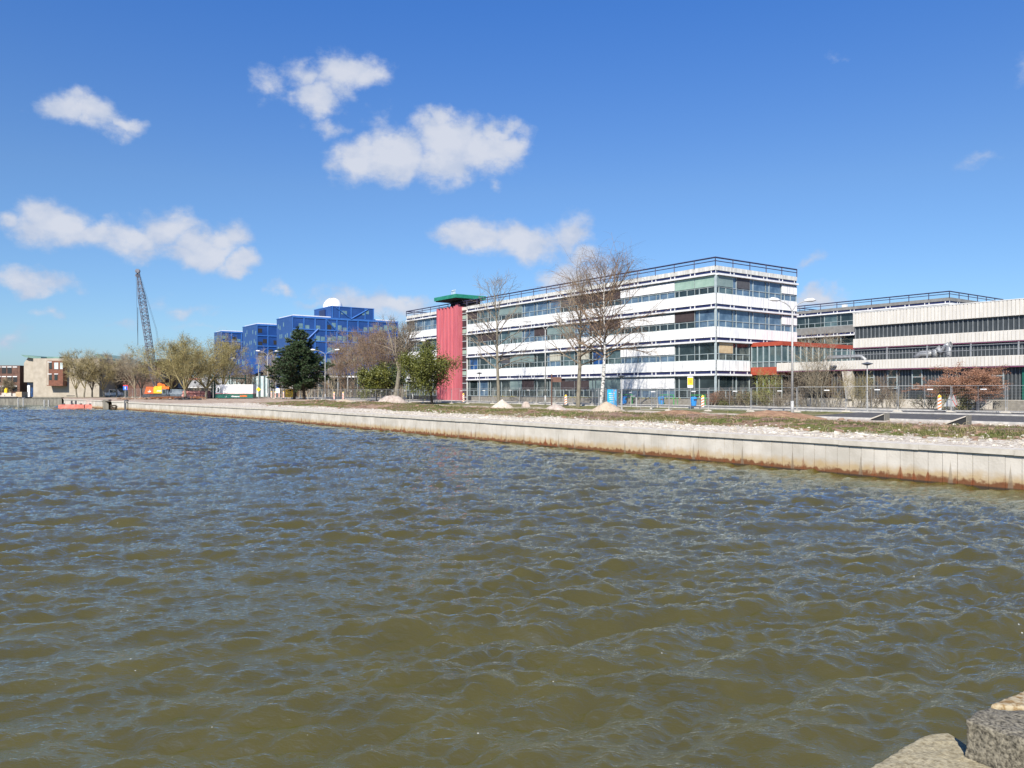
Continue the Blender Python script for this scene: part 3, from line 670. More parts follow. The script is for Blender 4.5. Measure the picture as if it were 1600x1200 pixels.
mb.build('undercroft_posts', 'mullion', wk)
mb = MB(); mb.box(.05, WL, 2.2, 2.4, 0, e+1.7); mb.build('undercroft_glazing', 'glass_dark', wk)

# ------------------------------------------------------------------ workshop hall with corrugated cladding
hz = gz
HQ0, HQ1 = -50.9, 14.
hall = empty('workshop_hall', L(HQ0, 71.8, hz), ROT, 'workshop hall clad in cream and dark corrugated sheet with a roof terrace', 'building')
HL = HQ1-HQ0
mb = MB(); mb.box(0, HL, .05, 18, e+2.1, e+2.6, 1); mb.box(0, HL, 0, .12, e+2.05, e+2.95); vcorr(mb, 0, HL, 0, e+2.08, e+2.93, .30, .06); mb.build('terrace_parapet', ['cream_sheet', 'roof_felt'], hall)
mb = MB(); mb.box(0, HL, -.06, .14, e+1.96, e+2.05); mb.build('parapet_trim', 'purple_trim', hall)
wl = PV(1300, 72.3); wq = vq(wl)[0]-HQ0
mb = MB(); mb.box(wq, HL, .5, .8, .85, e+2.1); 
wins = [(1357, 1366), (1389, 1402), (1427, 1441), (1552, 1568), (1610, 1622)]
def hq(px, v): return vq(PV(px, v))[0]-HQ0
wx_ = [(hq(a, 72.3), hq(b, 72.3)) for a, b in wins]
n = int((HL-wq)/.30)
for i in range(n):
    a = wq+i*.30
    if any(c-.2 < a < d+.02 for c, d in wx_): continue
    mb.box(a, a+.05, .43, .5, .85, e+2.05, 1)
mb.build('dark_cladding', ['dark_sheet', 'light_rib'], hall)
for c, d in wx_:
    mb = MB(); z0, z1 = e+.25, e+1.98
    mb.box(c, d, .38, .5, z0, z1, 1)
    for (xa, xb, za_, zb_) in ((c-.06, c, z0, z1), (d, d+.06, z0, z1), (c-.06, d+.06, z0-.08, z0), (c, d, (z0+z1)/2+.1, (z0+z1)/2+.17), (c, d, z1-.05, z1)): mb.box(xa, xb, .34, .5, za_, zb_, 0)
    mb.build('window', ['mullion', 'glass_dark'], hall)
mb = MB(); mb.box(hq(1598, 72.3), hq(1640, 72.3), .36, .5, .85, e+1.95); mb.build('door', 'green_dark', hall)
mb = MB(); mb.box(wq-7, HL, .2, .8, -.3, .84); mb.build('plinth', 'concrete', hall)
mb = MB(); mb.box(0.1, wq, 3.0, 3.2, 0, e+2.1); mb.build('undercroft_wall', 'glass_dark', hall)
c = hq(1318, 72); mb = MB(); mb.prism([(c+.35, .8), (c+1.0, .8), (c+1.05, e+2.0), (c-.1, e+2.0)], .0, .42); mb.build('slanted_pier', 'concrete', hall)
# upper block
u0 = vq(PV(1336, 76))[0]-HQ0; y = 76-71.8
mb = MB(); mb.box(u0, HL, y, y+14, e+2.6, e+4.4, 0); vcorr(mb, u0, HL, y, e+2.6, e+4.35, .33, .05, 1, .2); mb.build('louvred_wall', ['dark_sheet', 'light_rib'], hall)
mb = MB(); mb.box(u0, HL, y-.30, y+14, e+4.4, e+5.34); vcorr(mb, u0, HL, y-.30, e+4.42, e+5.32, .33, .06); mb.build('lower_band', 'cream_sheet', hall)
mb = MB(); mb.box(u0, HL, y-.1, y+13.9, e+5.34, e+6.6); vcorr(mb, u0+.1, HL, y-.1, e+5.34, e+6.6, .42, .07, 1, .2); mb.build('ribbed_glazing', ['dark_sheet', 'light_rib'], hall)
mb = MB(); mb.box(u0, HL, y-.32, y+14.1, e+6.6, e+8.0); vcorr(mb, u0, HL, y-.32, e+6.62, e+7.98, .33, .06); mb.build('upper_band', 'cream_sheet', hall)
mb = MB(); mb.box(u0, HL, y-.34, y-.3, e+4.32, e+4.4); mb.build('band_trim', 'purple_trim', hall)
mb = MB(); mb.box(u0-.05, HL, y-.40, y+14.2, e+8.0, e+8.06); mb.build('roof_edge', 'white_trim', hall)
mb = MB(); a = u0-4.6
for h in (.55, 1.0): mb.bar((u0-.2, .25, e+2.95+h), (HL, .25, e+2.95+h), .045)
k = 0; x = u0+1.8
while x < HL: mb.box(x-.05, x+.05, .2, .32, e+2.9, e+4.1); x += 3.75
mb.build('terrace_railing', 'galvanised', hall)
mb = MB()
p0 = vq(PV(1291, 73.4))[0]-HQ0; p1 = vq(PV(1353, 73.4))[0]-HQ0
mb.tube([(p0, 1.4, e+2.6), (p0, 1.4, e+3.15), (p0+.35, 1.4, e+3.4), (p1-.4, 1.4, e+3.4), (p1, 1.4, e+3.1), (p1, 1.4, e+2.6)], .2, 8)
mb.build('duct', 'galvanised', hall, smooth=True); mb = MB()
p0 = vq(PV(1433, 73.4))[0]-HQ0; p1 = vq(PV(1490, 73.4))[0]-HQ0
mb.tube([(p0, 1.4, e+2.6), (p0, 1.4, e+3.1), (p0+.5, 1.4, e+3.4), (p0+2, 1.4, e+3.4)], .3, 8)
mb.build('duct', 'galvanised', hall, smooth=True); mb = MB()
mb.tube([(p0+1.8, 1.2, e+3.0), (p0+1.8, 1.2, e+3.75), (p0+2.1, 1.2, e+3.9), (p1-.9, 1.2, e+3.45), (p1-.5, 1.2, e+4.0), (p1-.2, 1.2, e+4.15)], .26, 8)
mb.build('duct', 'galvanised', hall, smooth=True); mb = MB()
mb.tube([(p1-.3, 1.2, e+2.6), (p1-.3, 1.2, e+4.1), (p1-.05, 1.2, e+4.15)], .3, 8)
mb.build('duct', 'galvanised', hall, smooth=True)
c = hq(1304, 71.8); mb = MB(); mb.box(c-.3, c+.3, -.35, -.05, e+2.35, e+2.5); mb.bar((c, 0, e+2.6), (c, -.2, e+2.45), .05); mb.build('wall_lamp', 'lamp_dark', hall)

# ------------------------------------------------------------------ roads, kerbs, paving
def strip(name, mat, q0, q1, v0, v1, h, dq=2.0, nv=4, thick=0):
    mb = MB(); n = max(1, int((q1-q0)/dq))
    for i in range(n+1):
        q = q0+(q1-q0)*i/n
        for j in range(nv+1):
            v = v0+(v1-v0)*j/nv; p = L(q, v); mb.v.append((p.x, p.y, G(p.x, p.y)+h))
    for i in range(n):
        for j in range(nv):
            a = i*(nv+1)+j; mb.f.append((a, a+nv+1, a+nv+2, a+1)); mb.m.append(0)
    return tag(mb.build(name, mat, smooth=True), kind='structure')
def kerb(name, q0, q1, v, w=.22, h=.11, mat='kerb'):
    mb = MB(); n = max(1, int((q1-q0)/2)); p = []
    for i in range(n+1):
        q = q0+(q1-q0)*i/n
        for dv, dz in ((0, -.1), (0, h), (w, h), (w, -.1)):
            a = L(q, v+dv); mb.v.append((a.x, a.y, G(a.x, a.y)+dz))
    for i in range(n):
        for j in range(3): a = i*4+j; mb.f.append((a, a+1, a+5, a+4)); mb.m.append(0)
    return tag(mb.build(name, mat), kind='structure')
strip('road', 'asphalt', -170, 30, 57.6, 62.6, .02)
strip('cycle_path', 'pavement', -170, 30, 63.4, 65.2, .05)
strip('side_road', 'asphalt', -33, 30, 49.2, 56.9, .022)
strip('forecourt', 'pavement', -54, 30, 65.6, 72.2, .02)
kerb('kerb', -34, 30, 48.9); kerb('kerb', -170, 30, 57.0, w=.28, mat='kerb'); kerb('kerb', -170, 30, 62.7, w=.3)
strip('edge_line', 'paint_white', -170, 30, 61.9, 62.05, .03, nv=1)
strip('car_park', 'asphalt', -330, -130, 66, 96, .03, dq=8)

# low terrace wall with planting in front of the office
gq = lambda q, v: G(*L(q, v).xy)
tw = empty('planter_wall', L(-100, 64.2, gq(-80, 64.2)), ROT, 'low concrete planter wall in front of the white office building', 'planter')
mb = MB(); mb.box(0, 45, 0, .25, -.3, .72); mb.box(44.75, 45, .25, 1.3, -.3, .72); mb.build('wall', 'plinth', tw)
mb = MB(); mb.box(.1, 44.7, .26, 1.25, .3, .60); mb.build('soil', 'clod', tw)
mb = MB(); rnd = random.Random(9)
for i in range(900):
    x = rnd.choice((8, 24, 38, 30))+rnd.gauss(0, 2.2); y = rnd.uniform(.3, 1.2)
    a = rnd.uniform(0, 6.28); s = rnd.uniform(.05, .12); z = .6+rnd.uniform(0, .18); mb.tri((x, y, z), (x+s*math.cos(a), y+s*math.sin(a), z+s*.6), (x+s*math.cos(a+1.5), y+s*math.sin(a+1.5), z+s))
tag(mb.build('shrublets', 'flower_yellow', tw), kind='stuff')

# ------------------------------------------------------------------ mesh fence panels
def fence_meshes():
    Lp = 3.45; mb = MB()
    for x in (.02, Lp-.02): mb.tube([(x, 0, .06), (x, 0, 2.0)], .021, 6)
    for z in (.12, 1.98): mb.tube([(.02, 0, z), (Lp-.02, 0, z)], .018, 6)
    mb.tube([(Lp/2, 0, .12), (Lp/2, 0, 1.98)], .012, 4)
    fr = mb.mesh('fence_frame', 'galvanised')
    mb = MB(); n = 30
    for i in range(1, n): x = .03+i*(Lp-.06)/n; mb.tube([(x, 0, .12), (x, 0, 1.98)], .0022, 3, caps=False)
    for i in range(1, 9): mb.tube([(.02, 0, .12+i*.205), (Lp-.02, 0, .12+i*.205)], .0022, 3, caps=False)
    me = mb.mesh('fence_mesh', 'galvanised')
    mb = MB(); mb.slab([(-.35, -.11), (.35, -.11), (.35, .11), (-.35, .11)], 0, .06); mb.slab([(-.28, -.09), (.28, -.09), (.28, .09), (-.28, .09)], .06, .13); mb.tube([(0, 0, .1), (0, 0, .4)], .03, 6)
    ft = mb.mesh('fence_foot', 'concrete')
    mb = MB(); mb.box(1.2, 1.6, -.02, -.01, 1.68, 1.76); sg = mb.mesh('fence_plate', 'white_trim')
    return fr, me, ft, sg
FM = fence_meshes()
ORD = ['first','second','third','fourth','fifth','sixth','seventh','eighth','ninth','tenth','eleventh','twelfth','thirteenth','fourteenth','fifteenth','sixteenth','seventeenth','eighteenth','nineteenth','twentieth','twenty-first','twenty-second','twenty-third','twenty-fourth','twenty-fifth','twenty-sixth','twenty-seventh','twenty-eighth','twenty-ninth','thirtieth','thirty-first','thirty-second','thirty-third','thirty-fourth','thirty-fifth','thirty-sixth','thirty-seventh','thirty-eighth','thirty-ninth','fortieth']
def fence_run(pts, label, group, plates=True, seed=1):
    rnd = random.Random(seed); k = 0
    for a, b in zip(pts[:-1], pts[1:]):
        d = b-a; d.z = 0; n = max(1, round(d.length/3.5)); ang = math.atan2(d.y, d.x)
        for i in range(n):
            p = a+d*(i/n); p.z = G(p.x, p.y)+.02; z2 = G(*(p+d/n).xy)
            o = empty('fence_panel', p, ang+rnd.uniform(-.02, .02), label % ORD[k], 'mesh fence', group)
            s = d.length/n/3.5
            put('frame', FM[0], o, scale=(s, 1, 1)); put('wire_mesh', FM[1], o, scale=(s, 1, 1)); put('foot', FM[2], o)
            if plates: put('plate', FM[3], o)
            k += 1
fence_run([P(1665, 53), P(1486, 58), P(1245, 62), P(1045, 69.5), P(1000, 70)][::1], 'galvanised mesh fence panel, %s from the right edge of the photo', 'mesh fence panels along the road')
fence_run([P(972, 70), P(1018, 74), P(1036, 80)], 'folded back mesh fence panel beside the cyan sign, %s of the set', 'mesh fence panels set back by the cyan sign')
fence_run([P(972, 71), P(925, 86), P(866, 93), P(812, 97), P(730, 101), P(640, 112), P(540, 128)], 'mesh fence panel behind the sand heaps, %s leftwards from the cyan sign', 'mesh fence panels by the bare trees', seed=4)
fence_run([P(540, 134), P(470, 150), P(415, 158)], 'distant grey mesh fence panel below the pine, %s from its right end', 'distant mesh fence panels', plates=False, seed=6)
fence_run([P(232, 172), P(160, 186)], 'distant mesh fence panel left of the orange crane, %s from the crane', 'mesh fence panels left of the crane', plates=False, seed=7)

# ------------------------------------------------------------------ vegetation
def perp(d, rnd):
    a = Vector((rnd.gauss(0, 1), rnd.gauss(0, 1), rnd.gauss(0, 1))); a -= d*a.dot(d)
    return a.normalized()
def limb(mb, p, d, ln, r0, r1, rnd, seg=4, wob=.12, grav=0., sides=4):
    pts = [p.copy()]; q = p.copy(); rr = [r0]
    for i in range(seg):
        d = (d+perp(d, rnd)*wob*rnd.random()+Vector((0, 0, grav))).normalized(); q = q+d*(ln/seg); pts.append(q.copy()); rr.append(r0+(r1-r0)*(i+1)/seg)
    mb.tube(pts, rr, sides, caps=False); return pts, d
def tree_mesh(seed, h, fork=.22, spread=.55, nl=5, w=None, r=None, excur=False, n2=7, n3=6, n4=4, grav=.03, lean=(0, 0), twig=.009, droop=0, base_r=None, l2=.42, tipl=.9, crown=.85):
    """returns trunk MB, crown MB and the twig points"""
    rnd = random.Random(seed); T = MB(); C = MB(); tips = []
    r = r or h*.018
    d = Vector((lean[0], lean[1], 1)).normalized()
    def twigs(p0, d0, ln, rad, lvl, g):
        pts, dd = limb(C, p0, d0, ln, rad, rad*.45, rnd, 3 if lvl > 2 else 4, .35, g, 3)
        if lvl >= 4: tips.append(pts[-1]); tips.append(pts[1]); return
        n = (n2, n3, n4)[lvl-1] if lvl <= 3 else 0
        for i in range(n):
            t = .25+.75*(i+rnd.random()*.8)/n; t = min(t, .99)*(len(pts)-1); k = int(t); pp = pts[k].lerp(pts[k+1], t-k)
            dl = (pts[k+1]-pts[k]).normalized(); a = rnd.uniform(.45, .95)
            nd = (dl*math.cos(a)+perp(dl, rnd)*math.sin(a)+Vector((0, 0, g if lvl < 3 else g-droop))).normalized()
            if lvl == 3: L2 = tipl*rnd.uniform(.6, 1.2)
            else: L2 = ln*rnd.uniform(.36, .60)*(1.15-.5*(i/n))
            twigs(pp, nd, L2, max(twig, rad*.5*(1-.35*i/n)), lvl+1, g if lvl < 3 else g-droop)
    if excur:
        pts, _ = limb(T, Vector((0, 0, -.1)), d, h*.96, r, r*.12, rnd, 12, .10, .02, 8)
        nb = nl*5
        for i in range(nb):
            t = fork+(1-fork)*(i+rnd.random())/nb; tt = min(t, .99)*(len(pts)-1); k = int(tt); pp = pts[k].lerp(pts[k+1], tt-k)
            u = (t-fork)/(1-fork); ln = h*spread*(math.sin(math.pi*min(1, .18+u*.80))**.7)*rnd.uniform(.7, 1.1)*.62+.4
            az = i*2.4+rnd.uniform(-.5, .5); up = .45+.9*u
            nd = Vector((math.cos(az), math.sin(az), up)).normalized(); twigs(pp, nd, ln, max(twig*1.3, r*.36*(1-.7*u)), 2, grav)
    else:
        pts, dd = limb(T, Vector((0, 0, -.1)), d, h*fork, r, r*.78, rnd, 4, .12, .02, 8)
        for i in range(nl):
            az = i*2*math.pi/nl+rnd.uniform(-.4, .4); s = spread*rnd.uniform(.55, 1.15)*(1 if i else .15)
            nd = Vector((math.cos(az)*s, math.sin(az)*s, 1)).normalized()
            st = pts[-1].lerp(pts[-2], rnd.uniform(0, .5))
            ln = h*(1-fork)*crown*rnd.uniform(.82, 1.02)/max(1, nd.length)
            pp, d2 = limb(C, st, nd, ln, r*.5, r*.10, rnd, 7, .22, grav, 5)
            nn = n2+4
            for j in range(nn):
                t = .15+.84*(j+rnd.random())/nn; tt = min(t, .99)*(len(pp)-1); k = int(tt); p1 = pp[k].lerp(pp[k+1], tt-k); dl = (pp[k+1]-pp[k]).normalized()
                a = rnd.uniform(.5, 1.0); n_ = (dl*math.cos(a)+perp(dl, rnd)*math.sin(a)).normalized()
                twigs(p1, n_, ln*l2*(1.1-.75*t)*rnd.uniform(.7, 1.15), max(twig, r*.26*(1-.6*t)), 2, grav)
    return T, C, tips
def leaf_quads(tips, rnd, n, size, jit, up=0):
    mb = MB()
    for p in tips:
        for i in range(n):
            c = p+Vector((rnd.gauss(0, jit), rnd.gauss(0, jit), rnd.gauss(0, jit)+up)); a = Vector((rnd.gauss(0, 1), rnd.gauss(0, 1), rnd.gauss(0, 1))).normalized(); b = perp(a, rnd)
            s = size*rnd.uniform(.6, 1.3); mb.quad(c-a*s, c+b*s*.5, c+a*s, c-b*s*.5)
    return mb
def tree(name, loc, label, cat, trunk_m, crown_m, group=None, leaf=None, rz=0, bark_smooth=True, **k):
    T, C, tips = tree_mesh(**k)
    o = empty(name, loc, rz, label, cat, group)
    T.build('trunk', trunk_m, o, smooth=True); C.build('crown', crown_m, o)
    if leaf: m, n, size, jit = leaf; tag(leaf_quads(tips, random.Random(k['seed']+50), n, size, jit).build('foliage', m, o), kind=None)
    return o
def gy(px, py, rel=1.8): return rel*F/(py-HOR)
# the three bare trees in front of the office
tree('bare_tree', P(779, 97), 'bare grey tree in front of the office beside the glazed stair', 'tree', 'bark_grey', 'twig_grey', seed=11, h=15.6, fork=.28, spread=.56, nl=6, r=.23, excur=True, n2=6, n3=5, n4=5, lean=(.05, 0), twig=.010)
tree('bare_tree', P(903, 84), 'bare grey tree just left of the white barked birch', 'tree', 'bark_grey', 'twig_grey', seed=23, h=13.6, fork=.34, spread=.60, nl=6, r=.26, excur=True, n2=6, n3=5, n4=5, lean=(-.01, 0), twig=.010)
tree('birch_tree', P(938, 83), 'tall birch with white bark and drooping reddish twigs beside the cyan sign', 'tree', 'birch_bark', 'twig_brown', seed=37, h=15.0, fork=.36, spread=.66, nl=11, r=.23, excur=True, n2=6, n3=6, n4=4, lean=(.12, 0), twig=.007, droop=.30, tipl=1.7, grav=.04)
# evergreen shrubs and the twisted tree near the pink tower
def bushy(name, loc, label, h, w, mats, leaf, seed, n=90, sz=.11, jit=.32, fork=.1, group=None, cat='shrub', **k):
    T, C, tips = tree_mesh(seed=seed, h=h, fork=fork, spread=w/h*.95, nl=6, r=k.get('r', h*.02), n2=6, n3=5, n4=3, tipl=.5, twig=.012)
    rnd = random.Random(seed); o = empty(name, loc, 0, label, cat, group)
    T.build('trunk', mats[0], o, smooth=True); C.build('crown', mats[1], o)
    rnd.shuffle(tips); leaf_quads(tips[:k.get('m', 1500)], rnd, k.get('per', 7), sz, jit).build('foliage', leaf, o)
    return o
bushy('evergreen_tree', P(675, 104), 'round green leaved tree partly hiding the pink ribbed tower', 8.7, 10.5, ('bark_dark', 'bark_dark'), 'leaf_green', 5, sz=.12, jit=.48, fork=.20, r=.2, cat='tree', m=3400, per=11)
bushy('evergreen_tree', P(588, 128), 'dark green and yellowish evergreen bush left of the twisted bare tree', 6.2, 7, ('bark_dark', 'bark_dark'), 'leaf_green', 8, sz=.15, jit=.38, cat='tree', m=1300, per=9)
bushy('evergreen_tree', P(606, 132), 'dark evergreen bush behind the twisted bare tree', 6.6, 5, ('bark_dark', 'bark_dark'), 'leaf_dark', 9, sz=.15, jit=.38, cat='tree', m=900, per=9)
tree('twisted_tree', P(617, 116), 'bare tree with a thick leaning trunk left of the green leaved tree', 'tree', 'bark_grey', 'twig_grey', seed=41, h=14.6, fork=.36, spread=.6, nl=7, r=.36, n2=7, n3=5, n4=4, lean=(.18, 0), twig=.012, tipl=1.0)
for i, (px, Z, h, sd, lab) in enumerate([(538, 165, 11, 51, 'brown bare tree right of the dark pine'), (566, 160, 12.5, 52, 'tall brown bare tree below the blue building, left of the evergreen bush'), (595, 150, 13.5, 53, 'reddish brown bare tree directly behind the evergreen bush'), (612, 158, 12, 54, 'reddish brown bare tree behind the twisted trunk'), (552, 185, 15, 55, 'thin bare tree in front of the blue steel frame'), (628, 150, 13, 56, 'brown bare tree at the left end of the white office building'), (582, 190, 16, 57, 'tall thin bare tree under the right end of the blue building'), (520, 180, 9, 58, 'small bare tree at the right foot of the pine')]):
    tree('bare_tree', P(px, Z), lab, 'tree', 'bark_grey', 'twig_brown' if i not in (4, 7) else 'twig_pale', 'bare trees between pine and office', seed=sd, h=h*1.27, fork=.16, spread=.55, nl=6, r=.18, n2=6, n3=5, n4=5, twig=.017, tipl=1.3)
# pine
def pine(loc, h, w, seed, label):
    rnd = random.Random(seed); T = MB(); C = MB(); Nn = MB(); cl = []
    for (dx, hh) in ((-1.4, h*.80), (.5, h)):
        pts, _ = limb(T, Vector((dx, 0, -.1)), Vector((-dx*.05+.0, 0, 1)), hh, .30, .05, rnd, 10, .10, .02, 8)
        for i in range(100):
            t = .15+.84*(i+rnd.random())/100; tt = t*(len(pts)-1); k = min(int(tt), len(pts)-2); p = pts[k].lerp(pts[k+1], tt-k)
            t = min(t, .985); u = max(0, (t-.15)/.85); ln = w*.5*(.62+1.7*u if u < .22 else ((1-u)/.78)**.80)*rnd.uniform(.62, 1.08)+.3; az = i*2.4+rnd.uniform(-.4, .4)
            d = Vector((math.cos(az), math.sin(az), .12+.5*u)).normalized(); pp, dd = limb(C, p, d, ln, .07*(1-u*.6), .02, rnd, 4, .2, .05, 4)
            m = max(3, int(ln*2.6))
            for j in range(m):
                s = .30+.72*(j+rnd.random())/m; s = min(s, .999)*(len(pp)-1); kk = int(s); q = pp[kk].lerp(pp[kk+1], s-kk); off = perp(dd, rnd)*rnd.uniform(0, .75); cl.append(q+off+Vector((0, 0, .15)))
                C.tube([q, q+off], .018, 3, caps=False)
    for c in cl:
        up = Vector((rnd.gauss(0, .35), rnd.gauss(0, .35), 1)).normalized(); s = rnd.uniform(.34, .60)
        for i in range(34):
            d = (up*rnd.uniform(.0, 1.1)+perp(up, rnd)).normalized(); st = c+perp(up, rnd)*rnd.uniform(0, .22); e_ = st+d*s; b = perp(d, rnd)*.06; Nn.tri(st-b, st+b, e_)
    o = empty('pine_tree', loc, 0, label, 'tree'); T.build('trunk', 'bark_dark', o, smooth=True); C.build('limbs', 'bark_dark', o); Nn.build('needles', 'pine_needle', o); return o
pine(P(471, 148), 13.2, 12.5, 4, 'big dark green pine in front of the blue building')
# olive budding trees right of the crane
for i, (px, Z, h, w_, sd, lab) in enumerate([(290, 152, 12.8, .62, 61, 'wide budding olive tree directly right of the crane'), (322, 156, 14.2, .55, 62, 'taller budding olive tree in front of the grey hall'), (268, 160, 13.2, .55, 63, 'budding olive tree close behind the crane boom'), (347, 164, 12.8, .55, 64, 'budding olive tree left of the white and green site cabin')]):
    tree('budding_tree', P(px, Z), lab, 'tree', 'bark_grey', 'twig_olive', 'olive budding trees by the crane', ('leaf_olive', 5, .085, .28), seed=sd, h=h*1.12, fork=.14, spread=w_*1.7, nl=7, r=.30, n2=7, n3=5, n4=4, twig=.013, tipl=1.0, grav=.05)
for i, (px, Z, h, sd, lab) in enumerate([(372, 180, 8.5, 71, 'brownish bare tree behind the white and green site cabin'), (428, 175, 11.5, 72, 'pale bare tree left of the pine'), (392, 205, 8, 73, 'low bare tree under the blue buildings')]):
    tree('bare_tree', P(px, Z), lab, 'tree', 'bark_grey', 'twig_pale' if i == 1 else 'twig_grey', 'bare trees by the site cabin', seed=sd, h=h*1.1, fork=.16, spread=.65, nl=6, r=.15, n2=6, n3=5, n4=5, twig=.017, tipl=1.2)
# left row
for i, (px, Z, h, sd, m, lab) in enumerate([(120, 176, 10.8, 81, 'twig_olive', 'olive bare tree in front of the concrete hall, leftmost of the row'), (131, 174, 11.3, 82, 'twig_olive', 'forked olive bare tree in front of the white wall lettering'), (144, 180, 8.5, 83, 'twig_grey', 'smaller grey bare tree right of the concrete hall corner'), (163, 178, 9.6, 84, 'twig_olive', 'olive bare tree in front of the dark curved roof building'), (182, 184, 11.2, 85, 'twig_grey', 'grey bare tree standing between hall and crane'), (197, 186, 9.4, 86, 'twig_brown', 'brown bare tree close to the blue round sign'), (211, 176, 11.0, 87, 'twig_pale', 'pale trunked bare tree left of the orange crane'), (222, 192, 9.4, 88, 'twig_grey', 'grey bare tree behind the crane counterweight'), (16, 200, 4.6, 89, 'twig_pale', 'thin leafless shrub before the brown building')]):
    tree('bare_tree', P(px, Z), lab, 'tree', 'bark_grey', m, 'bare trees left of the crane', seed=sd, h=h*1.1, fork=.18, spread=.58, nl=6, r=.2, n2=6, n3=5, n4=5, twig=.018, tipl=1.2)
# trees seen in the gap behind the walkway
for i, (px, Z, h, sd, lab) in enumerate([(1262, 96, 9.6, 91, 'bare tan tree behind the walkway next to the office end wall'), (1290, 100, 10.4, 92, 'bare tan tree in the middle of the gap behind the walkway'), (1322, 98, 8.8, 93, 'bare tan tree behind the walkway close to the workshop hall')]):
    tree('bare_tree', P(px, Z), lab, 'tree', 'bark_grey', 'twig_pale', 'bare trees behind the walkway', seed=sd, h=h, fork=.12, spread=.5, nl=7, r=.12, n2=6, n3=5, n4=3, twig=.010, tipl=.9)
# shrubs along the hall
def shrub(px, v, h, w, mat, label, seed, stems=12, leaf=None, group='shrubs along the workshop hall', tw=.008, name='bare_shrub', n3=4):
    rnd = random.Random(seed); C = MB(); S = MB(); tips = []
    for i in range(stems):
        az = rnd.uniform(0, 6.283); s = rnd.uniform(.1, 1)*w/h*.75; d = Vector((math.cos(az)*s, math.sin(az)*s, 1)).normalized(); st = Vector((rnd.gauss(0, w*.12), rnd.gauss(0, w*.12), -.05)); ln = h*rnd.uniform(.75, 1.02)
        pp, _ = limb(S, st, d, ln, .028, .008, rnd, 6, .25, .04, 4)
        for j in range(12):
            t = .2+.79*(j+rnd.random())/12; tt = min(t, .99)*(len(pp)-1); k = int(tt); p = pp[k].lerp(pp[k+1], tt-k); dl = (pp[k+1]-pp[k]).normalized(); a = rnd.uniform(.4, .95); nd = (dl*math.cos(a)+perp(dl, rnd)*math.sin(a)).normalized()
            p2, _ = limb(C, p, nd, h*.26*rnd.uniform(.5, 1.1), tw*1.3, tw*.7, rnd, 3, .3, .03, 3); tips.append(p2[-1])
            for q in range(n3):
                pa = p2[rnd.choice((1, 2, 3))]; p3, _ = limb(C, pa, (nd+perp(nd, rnd)*.9).normalized(), h*.13*rnd.uniform(.5, 1.2), tw, tw*.6, rnd, 2, .3, .0, 3); tips.append(p3[-1])
    o = empty(name, PV(px, v), 0, label, 'shrub', group); S.build('stems', 'bark_grey', o); C.build('twigs', mat, o)
    if leaf: leaf_quads(tips, rnd, leaf[1], leaf[2], leaf[3]).build('foliage', leaf[0], o)
    return o
shrub(1188, 69.5, 3.6, 1.8, 'twig_olive', 'yellow green upright shrub under the red walkway', 101, 10, ('leaf_lime', 2, .05, .12))
shrub(1206, 69.0, 2.9, 1.7, 'twig_olive', 'small lime green shrub right of the yellow green one', 102, 8, ('leaf_lime', 2, .05, .12))
shrub(1222, 69.4, 3.4, 2.4, 'twig_grey', 'grey bare shrub left of the tall lamp post', 103, 12)
shrub(1254, 69.4, 3.8, 2.6, 'twig_grey', 'grey bare shrub just right of the tall lamp post', 104, 14)
shrub(1274, 68.6, 6.6, 2.2, 'twig_pale', 'tall multi stemmed bare shrub rising over the terrace parapet', 105, 16, tw=.008)
shrub(1301, 69.6, 4.0, 2.4, 'twig_brown', 'brown bare shrub beside the tall multi stemmed one', 106, 12)
shrub(1342, 68.6, 3.2, 3.4, 'twig_olive', 'rounded olive brown shrub under the slanted concrete pier', 107, 20)
shrub(1366, 68.4, 2.2, 2.4, 'twig_grey', 'low grey shrub behind the small path lamp', 108, 14)
shrub(1386, 69.2, 3.2, 1.6, 'twig_brown', 'thin reddish shrub in front of the second hall window', 109, 8)
shrub(1402, 68.8, 1.5, 1.6, 'twig_pale', 'pale dry grass clump against the hall plinth', 110, 14)
shrub(1450, 68.6, 1.3, 2.6, 'twig_grey', 'low dark shrub left of the striped delineator', 111, 12, ('leaf_dark', 1, .05, .12))
for i, (px, h, w_, m, lf, lab) in enumerate([(1112, 1.6, 2.2, 'twig_rust', None, 'low rust brown hedge shrub below the office corner'), (1128, 1.7, 2.4, 'twig_brown', None, 'low brown hedge shrub right of the office corner'), (1148, 1.9, 2.8, 'twig_brown', None, 'wide brown hedge shrub in front of the end wall'), (1166, 1.6, 2.2, 'twig_olive', ('leaf_dark', 1, .05, .15), 'greenish hedge shrub at the right end of the hedge'), (1196, 1.7, 2.4, 'twig_olive', ('leaf_green', 1, .06, .15), 'low green shrub under the walkway'), (1216, 1.4, 2.0, 'twig_grey', None, 'low grey scrub left of the lamp post foot'), (1137, .7, 2.2, 'twig_olive', ('leaf_green', 2, .05, .15), 'knee high green tuft before the hedge'), (1243, 1.5, 2.2, 'twig_grey', None, 'low grey scrub behind the lamp post foot')]):
    shrub(px, 65.2+(.6 if i % 2 else 0), h, w_, m, lab, 120+i, 16, lf, group='low hedge by the office corner')
